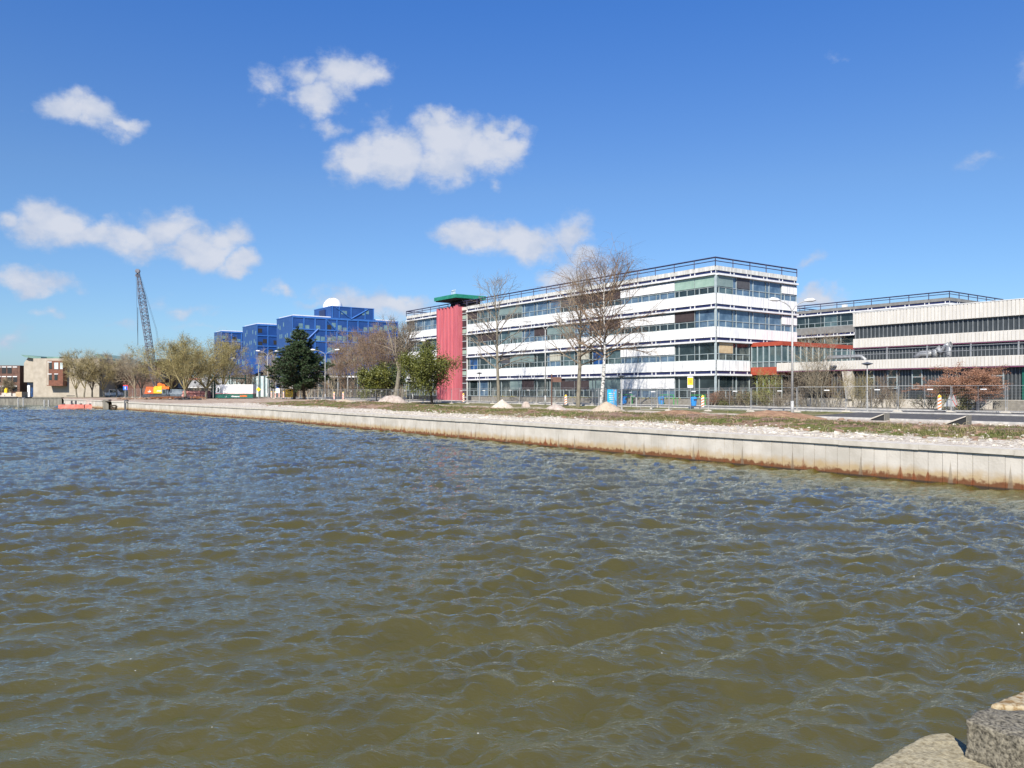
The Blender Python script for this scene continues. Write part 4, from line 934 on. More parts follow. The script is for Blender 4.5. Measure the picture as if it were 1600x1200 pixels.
# layered rust coloured bush with a green skirt
def rust_bush():
    rnd = random.Random(7); o = empty('cotoneaster_bush', PV(1505, 68.0), ROT, 'broad rust brown bush with flat layered branches in front of the dark hall', 'bush')
    S = MB(); C = MB(); tips = []
    for i in range(20):
        az = rnd.uniform(0, 6.283); s = rnd.uniform(.2, .9); p2, d = limb(S, Vector((rnd.gauss(0, .2), rnd.gauss(0, .2), -.05)), Vector((math.cos(az)*s, math.sin(az)*s, 1)), rnd.uniform(2.2, 3.5), .05, .03, rnd, 5, .2, 0, 5)
        for j in range(13):
            a2 = az+rnd.gauss(0, .9); ln = rnd.uniform(.9, 2.6)*(1.0 if j < 5 else .7); st = p2[rnd.choice((3, 4, 5))]
            pp, _ = limb(C, st, Vector((math.cos(a2)*1, math.sin(a2)*.7, rnd.uniform(.0, .45))), ln, .022, .008, rnd, 5, .25, -.015, 3)
            for k in range(16):
                t = rnd.uniform(.2, .99)*(len(pp)-1); kk = int(t); q = pp[kk].lerp(pp[kk+1], t-kk); dl = Vector((rnd.gauss(0, 1), rnd.gauss(0, 1), rnd.uniform(-.1, .45))).normalized(); e_ = q+dl*rnd.uniform(.2, .5); C.tube([q, e_], .006, 3, caps=False); tips += [e_, q.lerp(e_, .5)]
    S.build('stems', 'bark_grey', o); C.build('twigs', 'twig_rust', o); leaf_quads(tips, rnd, 3, .045, .08).build('foliage', 'leaf_rust', o)
    o2 = empty('green_shrub', PV(1498, 67.4), 0, 'dull green leafy shrub growing beneath the rust brown bush', 'shrub'); C = MB(); tips = []
    for i in range(60):
        p2, _ = limb(C, Vector((rnd.uniform(-1.7, 1.7), rnd.gauss(0, .3), -.05)), Vector((rnd.gauss(0, .35), rnd.gauss(0, .3), 1)), rnd.uniform(.9, 2.0), .012, .006, rnd, 5, .3, 0, 3); tips += p2[1:]
    C.build('stems', 'twig_olive', o2); leaf_quads(tips, rnd, 7, .05, .16).build('foliage', 'leaf_green', o2)
rust_bush()
# far tree belt behind the site, one mass
def belt(name, px0, px1, Z, h, mat, seed, n, kind='stuff'):
    rnd = random.Random(seed); mb = MB()
    for i in range(n):
        px = rnd.uniform(px0, px1); z = Z+rnd.uniform(-8, 14); p = P(px, z); hh = h*(.65+.35*NZ.noise(Vector((px*.06, seed, 0))))*rnd.uniform(.6, 1.05)
        pts, d = limb(mb, p, Vector((rnd.gauss(0, .12), 0, 1)), hh*.8, .10, .03, rnd, 4, .2, 0, 3)
        for j in range(16):
            q = pts[rnd.choice((1, 2, 3, 4))]; dd = Vector((rnd.gauss(0, 1), rnd.gauss(0, 1), abs(rnd.gauss(.7, .5)))).normalized(); p2, _ = limb(mb, q, dd, hh*.28*rnd.uniform(.4, 1), .028, .014, rnd, 3, .3, .03, 3)
            for k in range(4):
                q2 = p2[rnd.choice((1, 2, 3))]; d3 = Vector((rnd.gauss(0, 1), rnd.gauss(0, 1), rnd.gauss(.4, .7))).normalized(); mb.tube([q2, q2+d3*hh*.09], .014, 3, caps=False)
    return tag(mb.build(name, mat), kind=kind)
belt('tree_belt', -60, 45, 260, 7, 'twig_grey', 1, 60)
belt('tree_belt', 150, 345, 215, 8, 'twig_grey', 2, 150)
belt('tree_belt', 420, 640, 205, 9.0, 'twig_brown', 3, 170)
belt('tree_belt', 440, 640, 180, 4.5, 'twig_pale', 4, 90)
belt('tree_belt', 640, 720, 215, 8, 'twig_grey', 5, 30)

# ------------------------------------------------------------------ street lamps
def lamp(px, Z, h, arm, label, pr=.09, deg=-12, group='double armed street lamps', mat='lamp_grey'):
    o = empty('street_lamp', P(px, Z), R(deg), label, 'street lamp', group)
    mb = MB(); pr *= .82; mb.tube([(0, 0, -.1), (0, 0, 1.1)], pr*1.3, 10); mb.tube([(0, 0, 1.1), (0, 0, h*.9)], [pr, pr*.66], 10); mb.build('pole', mat, o, smooth=True)
    for s in (-1, 1):
        mb = MB(); mb.tube([(0, 0, h*.885), (s*.05*arm, 0, h*.915), (s*.22*arm, 0, h*.95), (s*.5*arm, 0, h*.975), (s*arm, 0, h)], pr*.42, 6); mb.build('arm', mat, o, smooth=True)
        mb = MB(); x = s*arm; mb.tube([(x-s*.15, 0, h+.0), (x+s*.1, 0, h+.03), (x+s*.5, 0, h+.06), (x+s*.78, 0, h+.05)], [.06, .13, .15, .05], 8); mb.build('lamp_head', 'white_trim', o, smooth=True)
    return o
lamp(1238, 57.5, 8.6, 1.1, 'tall double armed street lamp in front of the workshop hall', pr=.11, deg=8)
lamp(852, 92, 9.9, 1.9, 'double armed street lamp between two bare trees before the office', deg=10)
lamp(508, 142, 9.2, 1.9, 'double armed street lamp right of the pine', deg=0)
lamp(645, 127, 9.8, 1.4, 'double armed street lamp mostly hidden behind the green leaved tree', deg=6)
lamp(418, 160, 9.8, 1.6, 'double armed street lamp in front of the blue glass entrance', deg=5)
lamp(348, 178, 9.0, 2.1, 'double armed street lamp behind the white and green site cabin', deg=0)
lamp(322, 200, 9.4, 2.1, 'distant double armed street lamp between the olive trees', deg=0)
def path_lamp(px, Z, h, label, mat='lamp_grey'):
    o = empty('path_lamp', P(px, Z), 0, label, 'path lamp', 'small path lamps')
    mb = MB(); mb.tube([(0, 0, -.1), (0, 0, h*.5)], .055, 8); mb.tube([(0, 0, h*.5), (0, 0, h)], .04, 8); mb.build('pole', mat, o)
    mb = MB(); mb.tube([(0, 0, h), (0, 0, h+.12), (0, 0, h+.16), (0, 0, h+.26)], [.06, .42, .42, .05], 16); mb.build('lamp_hood', 'lamp_dark', o)
path_lamp(1355, 60.5, 3.65, 'small path lamp with a disc hood in front of the hall shrubs')
path_lamp(971, 75, 2.6+.5, 'small path lamp with a disc hood right of the cyan sign')
path_lamp(749, 104, 3.9, 'small path lamp left of the bare tree by the glazed stair')

# ------------------------------------------------------------------ signs, delineators, bins
def delineator(px, Z, h, label, s=1):
    o = empty('delineator', P(px, Z, .02), R(-12), label, 'delineator', 'striped road delineators')
    mb = MB(); mb.prism([(-.13, .12), (.13, .12), (.13, h-.12), (0, h+.02), (-.13, h-.12)], 0, .05); mb.build('board', 'white_trim', o)
    mb = MB(); k = 0; z = .15
    while z < h-.28: mb.prism([(-.128, z), (.128, z+.14), (.128, z+.26), (-.128, z+.12)], -.006, -.001); z += .27
    mb.build('red_stripes', 'orange_paint', o)
    mb = MB(); mb.prism([(-.12, h-.20), (.12, h-.20), (.12, h-.12), (0, h+.01), (-.12, h-.12)], -.008, -.002); mb.build('yellow_tip', 'sign_yellow', o)
    mb = MB(); mb.slab([(-.3, -.15), (.3, -.15), (.3, .25), (-.3, .25)], 0, .1); mb.build('foot', 'steel_dark', o)
delineator(1468, 60.5, 1.3, 'orange and white striped delineator in front of the rust brown bush')
delineator(1098, 73, 1.25, 'orange and white striped delineator right of the yellow post sign')
delineator(884, 88, 1.25, 'orange and white striped delineator between two bare trees')
delineator(724, 106, 1.35, 'orange and white striped delineator below the glazed stair')
for i, (px, Z) in enumerate([(424, 163), (430, 158), (436, 163), (443, 158), (522, 140), (536, 138)]):
    delineator(px, Z, 1.5, 'distant striped delineator, %s from the left, near the pine' % ORD[i])
# cyan information sign
o = empty('information_sign', P(956, 76), R(-14), 'cyan information sign with white lines of text beside the birch', 'sign')
mb = MB(); mb.box(-.52, .52, .0, .22, .12, 1.98); mb.build('cabinet', 'steel_dark', o)
mb = MB(); mb.box(-.44, .46, -.02, -.001, .18, 1.94); mb.build('face', 'sign_cyan', o)
for i, s_ in enumerate(['Informatie', 'over het', 'werkterrein', '2019']):
    if i < 3: pass
mb = MB(); rnd = random.Random(2)
for i, (z, w_) in enumerate([(1.55, .62), (1.36, .5), (1.17, .56), (.98, .44), (.72, .40)]):
    x = -w_/2
    while x < w_/2:
        l = rnd.uniform(.05, .13); mb.box(x, min(x+l, w_/2), -.026, -.021, z-.03, z+.03); x += l+.03
mb.build('text_lines', 'white_trim', o)
mb = MB(); mb.tube([(.34, -.022, .34), (.34, -.03, .34)], .07, 8); mb.tube([(-.3, -.022, .28), (-.3, -.03, .28)], .05, 8); mb.tube([(.3, -.022, 1.82), (.3, -.03, 1.82)], .06, 8); mb.build('spots', 'pink_steel', o)
# yellow stop sign
o = empty('bus_stop_sign', P(1078.5, 71.5), R(-8), 'yellow rectangular sign on a thin post in front of the office', 'sign')
mb = MB(); mb.tube([(.0, 0, -.1), (.0, 0, 3.05)], .035, 8); mb.build('post', 'galvanised', o)
mb = MB(); mb.box(-.26, .26, -.08, -.04, 2.02, 3.05); mb.build('board', 'white_trim', o)
mb = MB(); mb.box(-.24, .24, -.095, -.082, 2.28, 2.95); mb.build('yellow_panel', 'sign_yellow', o)
mb = MB(); mb.box(-.12, .12, -.105, -.097, 2.62, 2.68); mb.box(-.08, .1, -.105, -.097, 2.5, 2.54); mb.build('text_lines', 'steel_dark', o)
# dark bus stop pole with box
o = empty('dark_post', P(862, 83), R(-8), 'dark brown post with a hanging dark box, left of the second bare tree', 'post')
mb = MB(); mb.tube([(0, 0, -.1), (0, 0, 3.6)], .07, 8); mb.build('pole', 'brown_wall', o)
mb = MB(); mb.box(.1, 1.05, -.1, .12, 2.75, 3.28); mb.box(-.5, 1.02, -.03, .03, 3.2, 3.28); mb.build('box', 'brown_wall', o)
# shelter frame with tilted posts
o = empty('shelter_frame', P(917, 92), R(-10), 'thin metal shelter frame behind the birch trunk', 'shelter')
mb = MB()
for x, l in ((-.9, 0), (.9, .25), (1.0, 0)): mb.tube([(x, 0, 0), (x-l, 0, 2.9)], .045, 6)
mb.tube([(-2.6, 0, 2.78), (3.4, 0, 2.95)], .05, 6); mb.tube([(-2.6, 1.2, 2.85), (3.4, 1.2, 3.0)], .04, 6); mb.build('frame', 'lamp_dark', o)
mb = MB(); mb.slab([(-2.6, 0), (3.4, 0), (3.4, 1.25), (-2.6, 1.25)], 2.95, 3.0); mb.build('roof', 'glass_teal', o)
# two warning sign backs
for i, (px, dz, rz_, lab) in enumerate([(1484, 0, -30, 'triangular warning sign seen edge on beside the delineator'), (1490, .1, 25, 'upright triangular warning sign seen from the back, right of the other')]):
    o = empty('warning_sign', P(px, 59+i*.4, .02), R(rz_), lab, 'warning sign', 'triangular warning signs')
    mb = MB(); mb.tube([(-.25, .15, 0), (0, 0, 1.3)], .02, 5); mb.tube([(.25, .15, 0), (0, 0, 1.3)], .02, 5); mb.tube([(0, .5, 0), (0, 0, 1.2)], .02, 5); mb.build('stand', 'galvanised', o)
    mb = MB(); mb.prism([(-.42, .4+dz), (.42, .4+dz), (.03, 1.15+dz), (-.03, 1.15+dz)], -.03, -.005); mb.build('board', 'lamp_grey', o)
    mb = MB(); mb.bar((.42, -.02, .4+dz), (.03, -.02, 1.16+dz), .035); mb.build('rim', 'sign_red', o)
# bins and green bike racks
for i, (px, v, lab) in enumerate([(1033, 64.4, 'small cyan bin beside the green frames near the office wall'), (1084, 63.6, 'blue folded bin leaning by the yellow post sign'), (975, 64.3, 'pale cyan bin right of the cyan sign')]):
    o = empty('litter_bin', PV(px, v-1.1), R(20*i), lab, 'bin', 'cyan bins')
    mb = MB(); mb.tube([(0, 0, .05), (0, 0, .75), (.0, 0, .9), (0, 0, .98)], [.26, .34, .34, .2], 10); mb.build('body', 'cyan_bin', o)
    mb = MB(); mb.box(-.2, .2, -.36, -.3, .62, .75); mb.build('opening', 'steel_dark', o)
for i, (px, lab) in enumerate([(1042, 'green tubular rack left of the yellow post sign'), (1090, 'green tubular rack right of the yellow post sign'), (978, 'green tubular rack next to the cyan sign')]):
    o = empty('bike_rack', PV(px, 62.9), ROT, lab, 'bike rack', 'green bike racks')
    mb = MB(); mb.tube([(-1.0, 0, 0), (-1.0, 0, 1.15), (1.0, 0, 1.15), (1.0, 0, 0)], .05, 6); mb.build('hoop', 'green_frame', o)
    mb = MB(); mb.tube([(-1, .6, 0), (-1, .6, .8), (1, .6, .8), (1, .6, 0)], .03, 6); mb.build('rail', 'green_frame', o)
# concrete block in front of hall at right, parking gate
o = tag(MB().box(0, 7, 0, .5, -.1, .82).build('concrete_block', 'plinth', None, loc=PV(1551, 69.5), rz=ROT), 'low grey concrete block wall before the hall at the right edge', 'block wall')
tag(MB().box(-.15, .15, -.1, .1, 0, .95).build('black_bollard', 'steel_dark', None, loc=PV(1527, 67.5)), 'short black bollard right of the rust brown bush', 'bollard')
mb = MB(); mb.box(-.45, -.38, 0, .07, 0, 1.15); mb.box(.1, .2, 0, .15, 0, 1.0); mb.box(-.45, .0, .0, .06, 1.1, 1.16)
o = empty('parking_post', P(992, 80), 0, 'small white post with an angled rail right of the cyan sign', 'post'); mb.build('rail', 'lamp_grey', o)
# tilted concrete slabs half buried by the kerb
for i, (px, py) in enumerate([(1372, 657), (1496, 664)]):
    Z = 1.93*F/(py-HOR); p = P(px, Z)
    o = empty('tilted_slab', p, R(-46), ['tilted concrete slab by the kerb, left one', 'tilted concrete slab by the kerb, larger one on the right'][i], 'concrete slab', 'tilted concrete slabs')
    s = .8+.15*i; mb = MB(); mb.prism([(-.62*s, .05), (.42*s, .50*s), (.46*s, .58*s), (-.66*s, .13)], 0, .9); mb.build('lid', 'concrete', o)
    mb = MB(); mb.prism([(.43*s, -.1), (.50*s, -.1), (.50*s, .60*s), (.46*s, .60*s)], .02, .85); mb.build('side', 'concrete_old', o)
    mb = MB(); mb.prism([(-.60*s, -.05), (.42*s, -.05), (.42*s, .48*s), (-.60*s, .04)], .06, .8); mb.build('shade_wedge', 'core_dark', o)  # solid dark wedge added under the lid to paint its shade

# ------------------------------------------------------------------ heaps on the quay
def heap(px, Z, w, h, mat, label, seed, sharp=1.0, name='sand_heap'):
    rnd = random.Random(seed); mb = MB(); nr, na = 12, 30
    for i in range(nr+1):
        t = i/nr
        for j in range(na):
            a = 2*math.pi*j/na; r = w/2*t*(1+.18*NZ.noise(Vector((math.cos(a)*1.2, math.sin(a)*1.2, seed)))); z = h*(1-t**sharp)*(1+.1*NZ.noise(Vector((r*math.cos(a)*1.5, r*math.sin(a)*1.5, seed))))+.05*h*NZ.noise(Vector((r*math.cos(a)*6, r*math.sin(a)*6, seed)))
            mb.v.append((r*math.cos(a), r*.8*math.sin(a), max(-.1, z-.06*(t > .98))))
    for i in range(nr):
        for j in range(na): a = i*na+j; b = i*na+(j+1) % na; mb.f.append((a, a+na, b+na, b)); mb.m.append(0)
    o = mb.build(name, mat, smooth=True); o.location = P(px, Z, -.04); tag(o, label, 'heap', 'heaps of sand and spoil'); return o
heap(785, 82, 2.9, 1.05, 'sand', 'pale pointed sand heap near the bare tree', 1, 1.0)
heap(948, 66, 3.6, 1.05, 'sand_tan', 'wide tan sand heap in front of the cyan sign', 2, 1.1)
heap(1205, 53, 7.5, .62, 'orange_soil', 'long low mound of orange brown soil beside the verge', 9, 1.5, 'soil_mound')
heap(1060, 60, 6.5, .45, 'orange_soil', 'low reddish soil mound left of the yellow post sign', 10, 1.5, 'soil_mound')
heap(868, 76, 2.6, .6, 'spoil', 'low greyish spoil heap left of the second bare tree', 3, 1.6, 'spoil_heap')
heap(612, 98, 4.4, 1.35, 'spoil', 'rough grey spoil heap below the twisted tree', 4, 2.2, 'spoil_heap')
heap(538, 112, 4.5, .7, 'sand_tan', 'flat tan heap left of the rough spoil heap', 5, 1.8, 'spoil_heap')
o = heap(822, 86, 1.1, .65, 'spoil', 'small dark rubble lump between the pale sand heap and the lamp', 6, 3, 'rubble_lump')

# ------------------------------------------------------------------ loose rubble, clods and grass
def near_v(rnd, q0, q1, v0, v1):
    q = rnd.uniform(q0, q1); v = rnd.uniform(v0, v1); p = L(q, v); return q, v, Vector((p.x, p.y, G(p.x, p.y)+relief(p)))
def stone(mb, c, s, rnd, mi=0):
    i = len(mb.v); f = (1+5**.5)/2
    V = [(-1,f,0),(1,f,0),(-1,-f,0),(1,-f,0),(0,-1,f),(0,1,f),(0,-1,-f),(0,1,-f),(f,0,-1),(f,0,1),(-f,0,-1),(-f,0,1)]
    sx, sy, sz = rnd.uniform(.6, 1.4), rnd.uniform(.6, 1.4), rnd.uniform(.35, .8)
    a = rnd.uniform(0, 6.28); ca, sa = math.cos(a), math.sin(a)
    for x, y, z in V:
        k = s*.5*rnd.uniform(.75, 1.15); x, y, z = x*k*sx, y*k*sy, z*k*sz; mb.v.append((c.x+x*ca-y*sa, c.y+x*sa+y*ca, c.z+z))
    for t in [(0,11,5),(0,5,1),(0,1,7),(0,7,10),(0,10,11),(1,5,9),(5,11,4),(11,10,2),(10,7,6),(7,1,8),(3,9,4),(3,4,2),(3,2,6),(3,6,8),(3,8,9),(4,9,5),(2,4,11),(6,2,10),(8,6,7),(9,8,1)]: mb.f.append((t[0]+i, t[1]+i, t[2]+i)); mb.m.append(mi)
rnd = random.Random(12); mb = MB()
for i in range(5200):
    q, v, p = near_v(rnd, -66, 6, 29.5, 36.5)
    if rnd.random() > 1-(v-30)/9: continue
    stone(mb, p+Vector((0, 0, .0)), min(.28, .035*math.exp(rnd.gauss(0, .6))+.02), rnd)
for i in range(900):
    q, v, p = near_v(rnd, -22, 6, 44, 49); stone(mb, p, min(.22, .05*math.exp(rnd.gauss(0, .5))), rnd)
tag(mb.build('rubble', 'rubble'), kind='stuff')
mb = MB()
for i in range(6500):
    q, v, p = near_v(rnd, -112, 6, 33, 47); stone(mb, p, min(.4, .06*math.exp(rnd.gauss(0, .6))), rnd)
tag(mb.build('soil_clods', 'clod'), kind='stuff')
mb = MB(); cnt = 0
while cnt < 32000:
    q, v, p = near_v(rnd, -105, 8, 33.8, 46.5 if rnd.random() < .5 else 43)
    m_ = NZ.noise(Vector((q*.16, v*.45, 2)))+.35*NZ.noise(Vector((q*.9, v*.9, 8)))
    if m_ < -.1: cnt += .3; continue
    cnt += 1
    for b in range(3):
        a = rnd.uniform(0, 6.28); h = rnd.uniform(.04, .14)*(1+m_); w = rnd.uniform(.008, .02); dx, dy = math.cos(a), math.sin(a); x = p.x+rnd.gauss(0, .06); y = p.y+rnd.gauss(0, .06)
        mb.tri((x-dy*w, y+dx*w, p.z-.02), (x+dy*w, y-dx*w, p.z-.02), (x+dx*h*.6, y+dy*h*.6, p.z+h))
tag(mb.build('grass', 'grass_blade'), kind='stuff')
mb = MB()
for i in range(260):
    q, v, p = near_v(rnd, -60, 6, 30, 40); a = rnd.uniform(0, 6.28); h = rnd.uniform(.15, .6)
    mb.tube([p, p+Vector((math.cos(a)*h*.3, math.sin(a)*h*.3, h*.7)), p+Vector((math.cos(a)*h*.8, math.sin(a)*h*.8, h*.9))], .008, 3, caps=False)
tag(mb.build('dry_stalks', 'dry_stalk'), kind='stuff')

# ------------------------------------------------------------------ stones of the near quay
def rock(name, poly, z0, z1, mat, label, amp=.012, res=.018, seed=0, fall=None, bevel=.012):
    import bmesh
    mb = MB(); mb.slab(poly, z0, z1); me = mb.mesh(name, mat, True); o = bpy.data.objects.new(name, me); COL.objects.link(o)
    bm = bmesh.new(); bm.from_mesh(me); bmesh.ops.remove_doubles(bm, verts=bm.verts, dist=1e-4); bmesh.ops.recalc_face_normals(bm, faces=bm.faces)
    bmesh.ops.bevel(bm, geom=list(bm.edges), offset=bevel, segments=2, affect='EDGES', profile=.6)
    bmesh.ops.triangulate(bm, faces=bm.faces)
    for _ in range(14):
        ed = [e for e in bm.edges if e.calc_length() > res*2.2]
        if not ed: break
        bmesh.ops.subdivide_edges(bm, edges=ed, cuts=1); bmesh.ops.triangulate(bm, faces=[f for f in bm.faces if len(f.verts) > 3])
    bm.normal_update()
    for v in bm.verts:
        n = NZ.fractal(Vector(v.co)*5+Vector((seed, 0, 0)), 1, 2, 6); f = NZ.fractal(Vector(v.co)*28, 1, 2, 3)
        v.co += v.normal*(amp*n*.8+amp*.35*f)
    bm.to_mesh(me); bm.free(); me.polygons.foreach_set('use_smooth', [True]*len(me.polygons)); me.update()
    return tag(o, label, 'quay stone', 'stones of the near quay edge')
def gp(px, py, z): Z = (EYE-z)*F/(py-HOR); return ((px-800)/F*Z, Z)
za = EYE-1.76; zb_ = EYE-1.58; zc = EYE-1.62
A = [gp(1330, 1214, za), gp(1452, 1146, za), gp(1482, 1145, za), gp(1512, 1164, za), gp(1560, 1186, za), gp(1640, 1226, za), gp(1640, 1500, za), gp(1000, 1500, za), gp(1100, 1330, za)]
rock('quay_stone', A, za-.5, za, 'kerb_pale', 'pale sandy coping stone in the bottom right corner', seed=3, amp=.012)
B = [gp(1507, 1124, zb_), gp(1543, 1104, zb_), gp(1700, 1112, zb_), gp(1760, 1160, zb_), gp(1602, 1156, zb_)]
rock('quay_stone', B, zb_-.42, zb_, 'granite', 'rough grey lichen covered block between two pale coping stones', amp=.020, seed=9, bevel=.018)
Cc = [gp(1548, 1102, zc), gp(1606, 1074, zc), gp(1800, 990, zc), gp(1900, 1040, zc), gp(1640, 1108, zc)]
rock('quay_stone', Cc, zc-.4, zc, 'kerb_lichen', 'orange lichen stained coping stone at the right edge', seed=14, amp=.014)
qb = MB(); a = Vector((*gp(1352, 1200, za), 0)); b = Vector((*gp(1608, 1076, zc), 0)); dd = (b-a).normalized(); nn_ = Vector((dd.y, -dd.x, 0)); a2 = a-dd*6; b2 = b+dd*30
pl = [a2+nn_*.13, b2+nn_*.13, b2+nn_*9, a2+nn_*9]; qb.slab([(p.x, p.y) for p in pl], -1.5, za-.10); tag(qb.build('near_quay', 'gap_shade'), kind='structure')

# ------------------------------------------------------------------ crawler crane
def crane():
    Z = 160; o = empty('crawler_crane', P(246, Z), R(6), 'orange crawler crane with a tall leaning lattice boom', 'crane'); s = Z/F
    mb = MB()
    for y in (-1.6, 1.1):
        mb.prism([(-2.6, .25), (-2.2, 0), (2.4, 0), (2.8, .25), (2.8, .6), (2.4, .85), (-2.2, .85), (-2.6, .6)], y, y+.55)
    mb.box(-1.6, 1.6, -1.1, 1.1, .45, .95); mb.build('tracks', 'steel_dark', o)
    mb = MB(); mb.prism([(-2.15, 1.0), (-.35, 1.0), (-.35, 2.4), (-1.75, 2.4)], -1.3, 1.3); mb.build('counterweight', 'orange_paint', o).data.materials[0] = M['sign_orange']
    mb = MB(); mb.prism([(-.34, 1.05), (1.3, 1.05), (1.3, 2.35), (-.34, 2.4)], -1.32, 1.3); mb.box(-.2, 1.9, -1.2, 1.2, 2.3, 2.55); mb.build('engine_housing', 'yellow_paint', o)
    mb = MB(); mb.prism([(1.31, 1.9), (2.7, 1.9), (2.7, 2.45), (1.31, 2.5)], -1.3, 1.3); mb.prism([(.35, 2.5), (1.2, 2.5), (1.2, 3.05), (.7, 3.2), (.35, 3.1)], -1, .4); mb.prism([(1.21, 2.5), (1.9, 2.5), (1.75, 2.95), (1.21, 2.98)], -1, .4); mb.build('upper_deck', 'orange_paint', o)
    mb = MB(); mb.box(1.32, 2.2, -1.35, .2, .55, 1.88); mb.box(2.25, 2.6, -1.2, .4, .6, 1.7); cab = mb.build('cab', 'tank_blue', o)
    mb = MB(); mb.box(1.5, 2.05, -1.37, -1.355, 1.0, 1.75); mb.build('cab_window', 'glass_dark', cab)
    mb = MB(); mb.box(.35, 1.2, -1.345, -1.325, 1.45, 1.65); mb.prism([(-1.55, 1.5), (-1.3, 1.4), (-1.0, 1.95), (-1.1, 1.6), (-.8, 1.5), (-.9, 1.3), (-1.3, 1.25)], -1.32, -1.305); mb.build('white_mark', 'white_trim', o)
    # gantry
    mb = MB()
    for y in (-.6, .6):
        mb.bar((.1, y, 2.5), (1.1, y, 4.9), .12); mb.bar((1.9, y, 2.5), (1.3, y, 4.9), .12)
    mb.prism([(.45, 3.5), (1.6, 3.5), (1.7, 4.3), (1.45, 5.0), (.8, 5.0), (.4, 4.2)], -.7, .7); mb.build('gantry', 'steel_dark', o)
    # boom
    bot = Vector((-.35, 0, 2.3)); tip = Vector(((216.5-246)*s, 0, EYE-(424-HOR)*s-P(246, Z).z)); ax = (tip-bot).normalized(); ln = (tip-bot).length
    sx = ax.cross(Vector((0, 1, 0))).normalized(); sy = Vector((0, 1, 0)); mb = MB()
    def half(t):
        if t < .10: return .28+.52*t/.10
        if t < .78: return .80
        return .80-.62*(t-.78)/.22
    n = 34; prev = None
    for i in range(n+1):
        t = i/n; c = bot+ax*ln*t; h = half(t)*.72
        cor = [c+sx*h+sy*h*.9, c-sx*h+sy*h*.9, c-sx*h-sy*h*.9, c+sx*h-sy*h*.9]
        if prev:
            for k in range(4):
                mb.bar(prev[k], cor[k], .085); mb.bar(prev[k], cor[(k+1) % 4], .05); 
                if i % 2: mb.bar(prev[(k+1) % 4], cor[k], .05)
        for k in range(4): mb.bar(cor[k], cor[(k+1) % 4], .05)
        prev = cor
    mb.tube([tip+Vector((0, -.3, 0)), tip+Vector((0, .3, 0))], .45, 10); mb.tube([tip-ax*.9+sx*.3+Vector((0, -.2, 0)), tip-ax*.9+sx*.3+Vector((0, .2, 0))], .3, 8)
    mb.build('boom', 'boom_steel', o)
    mb = MB(); top = tip; g = Vector((1.1, 0, 4.95))
    for y in (-.3, .3): mb.tube([top+Vector((.2, y, 0)), bot+ax*ln*.5+sx*-1.6*0+Vector((1.9, y, 0)), g+Vector((0, y, 0))], .02, 4)
    x = (217.8-246)*s; mb.tube([(tip.x-.2, -.4, tip.z), (x, -.4, EYE-(541-HOR)*s-1.5)], .025, 4); mb.tube([(x, -.4, EYE-(482-HOR)*s-1.5), (x, -.4, EYE-(541-HOR)*s-1.5)], .05, 5)
    mb.build('cables', 'steel_dark', o)
    mb = MB(); zz = EYE-(564-HOR)*s-1.5; mb.box((246-246)*s, (256-246)*s, -.6, -.2, zz-.15, zz+.25); mb.build('boom_stop', 'steel_dark', o)
M['sign_orange'] = pm('sign_orange', (.62, .10, .02), (.7, .13, .03), scale=2, rough=.5)
crane()
# blue grey tank, pink pipes, rusty rebar
o = empty('tank', P(277, 160), R(0), 'blue grey tank standing right of the orange crane', 'tank')
mb = MB(); mb.tube([(-1.6, 0, .9), (1.9, 0, .9)], .9, 14); mb.build('body', 'tank_blue', o, smooth=False)
mb = MB(); mb.box(-1.2, 1.7, -.6, .6, 1.6, 1.9); mb.build('top', 'tank_blue', o)
k = 0; names = ['lowest front', 'lowest middle', 'lowest rear', 'upper front', 'upper rear']
for r_, cnt_ in ((0, 3), (1, 2)):
    for i in range(cnt_):
        p = P(305, 158, .45+r_*.72); p.y += i*.85+r_*.42
        o = tag(MB().tube([(-2.6, 0, 0), (2.6, 0, 0)], .42, 12).build('steel_pipe', 'pipe_pink', None, smooth=False), '%s pink primed pipe in the pile beside the olive trees' % names[k], 'pipe', 'pile of pink pipes'); o.location = p; k += 1
rnd = random.Random(4); mb = MB()
p0 = P(286, 148)
for i in range(60):
    x = rnd.uniform(-5, 2.5); a = rnd.gauss(0, .12); l = rnd.uniform(2, 4.5); z = rnd.uniform(.05, .45); mb.bar((x-l/2, rnd.uniform(-1, 1), z), (x+l/2, rnd.uniform(-1, 1), z+a), .07)
o = mb.build('scrap_steel', 'rust', None, loc=p0); tag(o, 'flat heap of rusty steel strips in front of the crane', 'scrap', kind='stuff')
mb = MB()
for i in range(70): x = rnd.gauss(0, 1.0); mb.bar((x, rnd.uniform(-.6, .6), .05), (x+rnd.gauss(0, .5), rnd.uniform(-.6, .6), rnd.uniform(.3, 1.0)*(1-abs(x)/3.5)), .06)
o = mb.build('scrap_steel', 'steel_dark', None, loc=P(290, 142)); tag(o, 'tangled dark steel offcuts in front of the pink pipes', 'scrap', kind='stuff')
mb = MB()
for i in range(120): stone(mb, Vector((rnd.gauss(0, 4), rnd.gauss(0, 2), .1)), rnd.uniform(.15, .6), rnd)
o = mb.build('soil_heap', 'clod', None, loc=P(262, 150)); tag(o, kind='stuff')

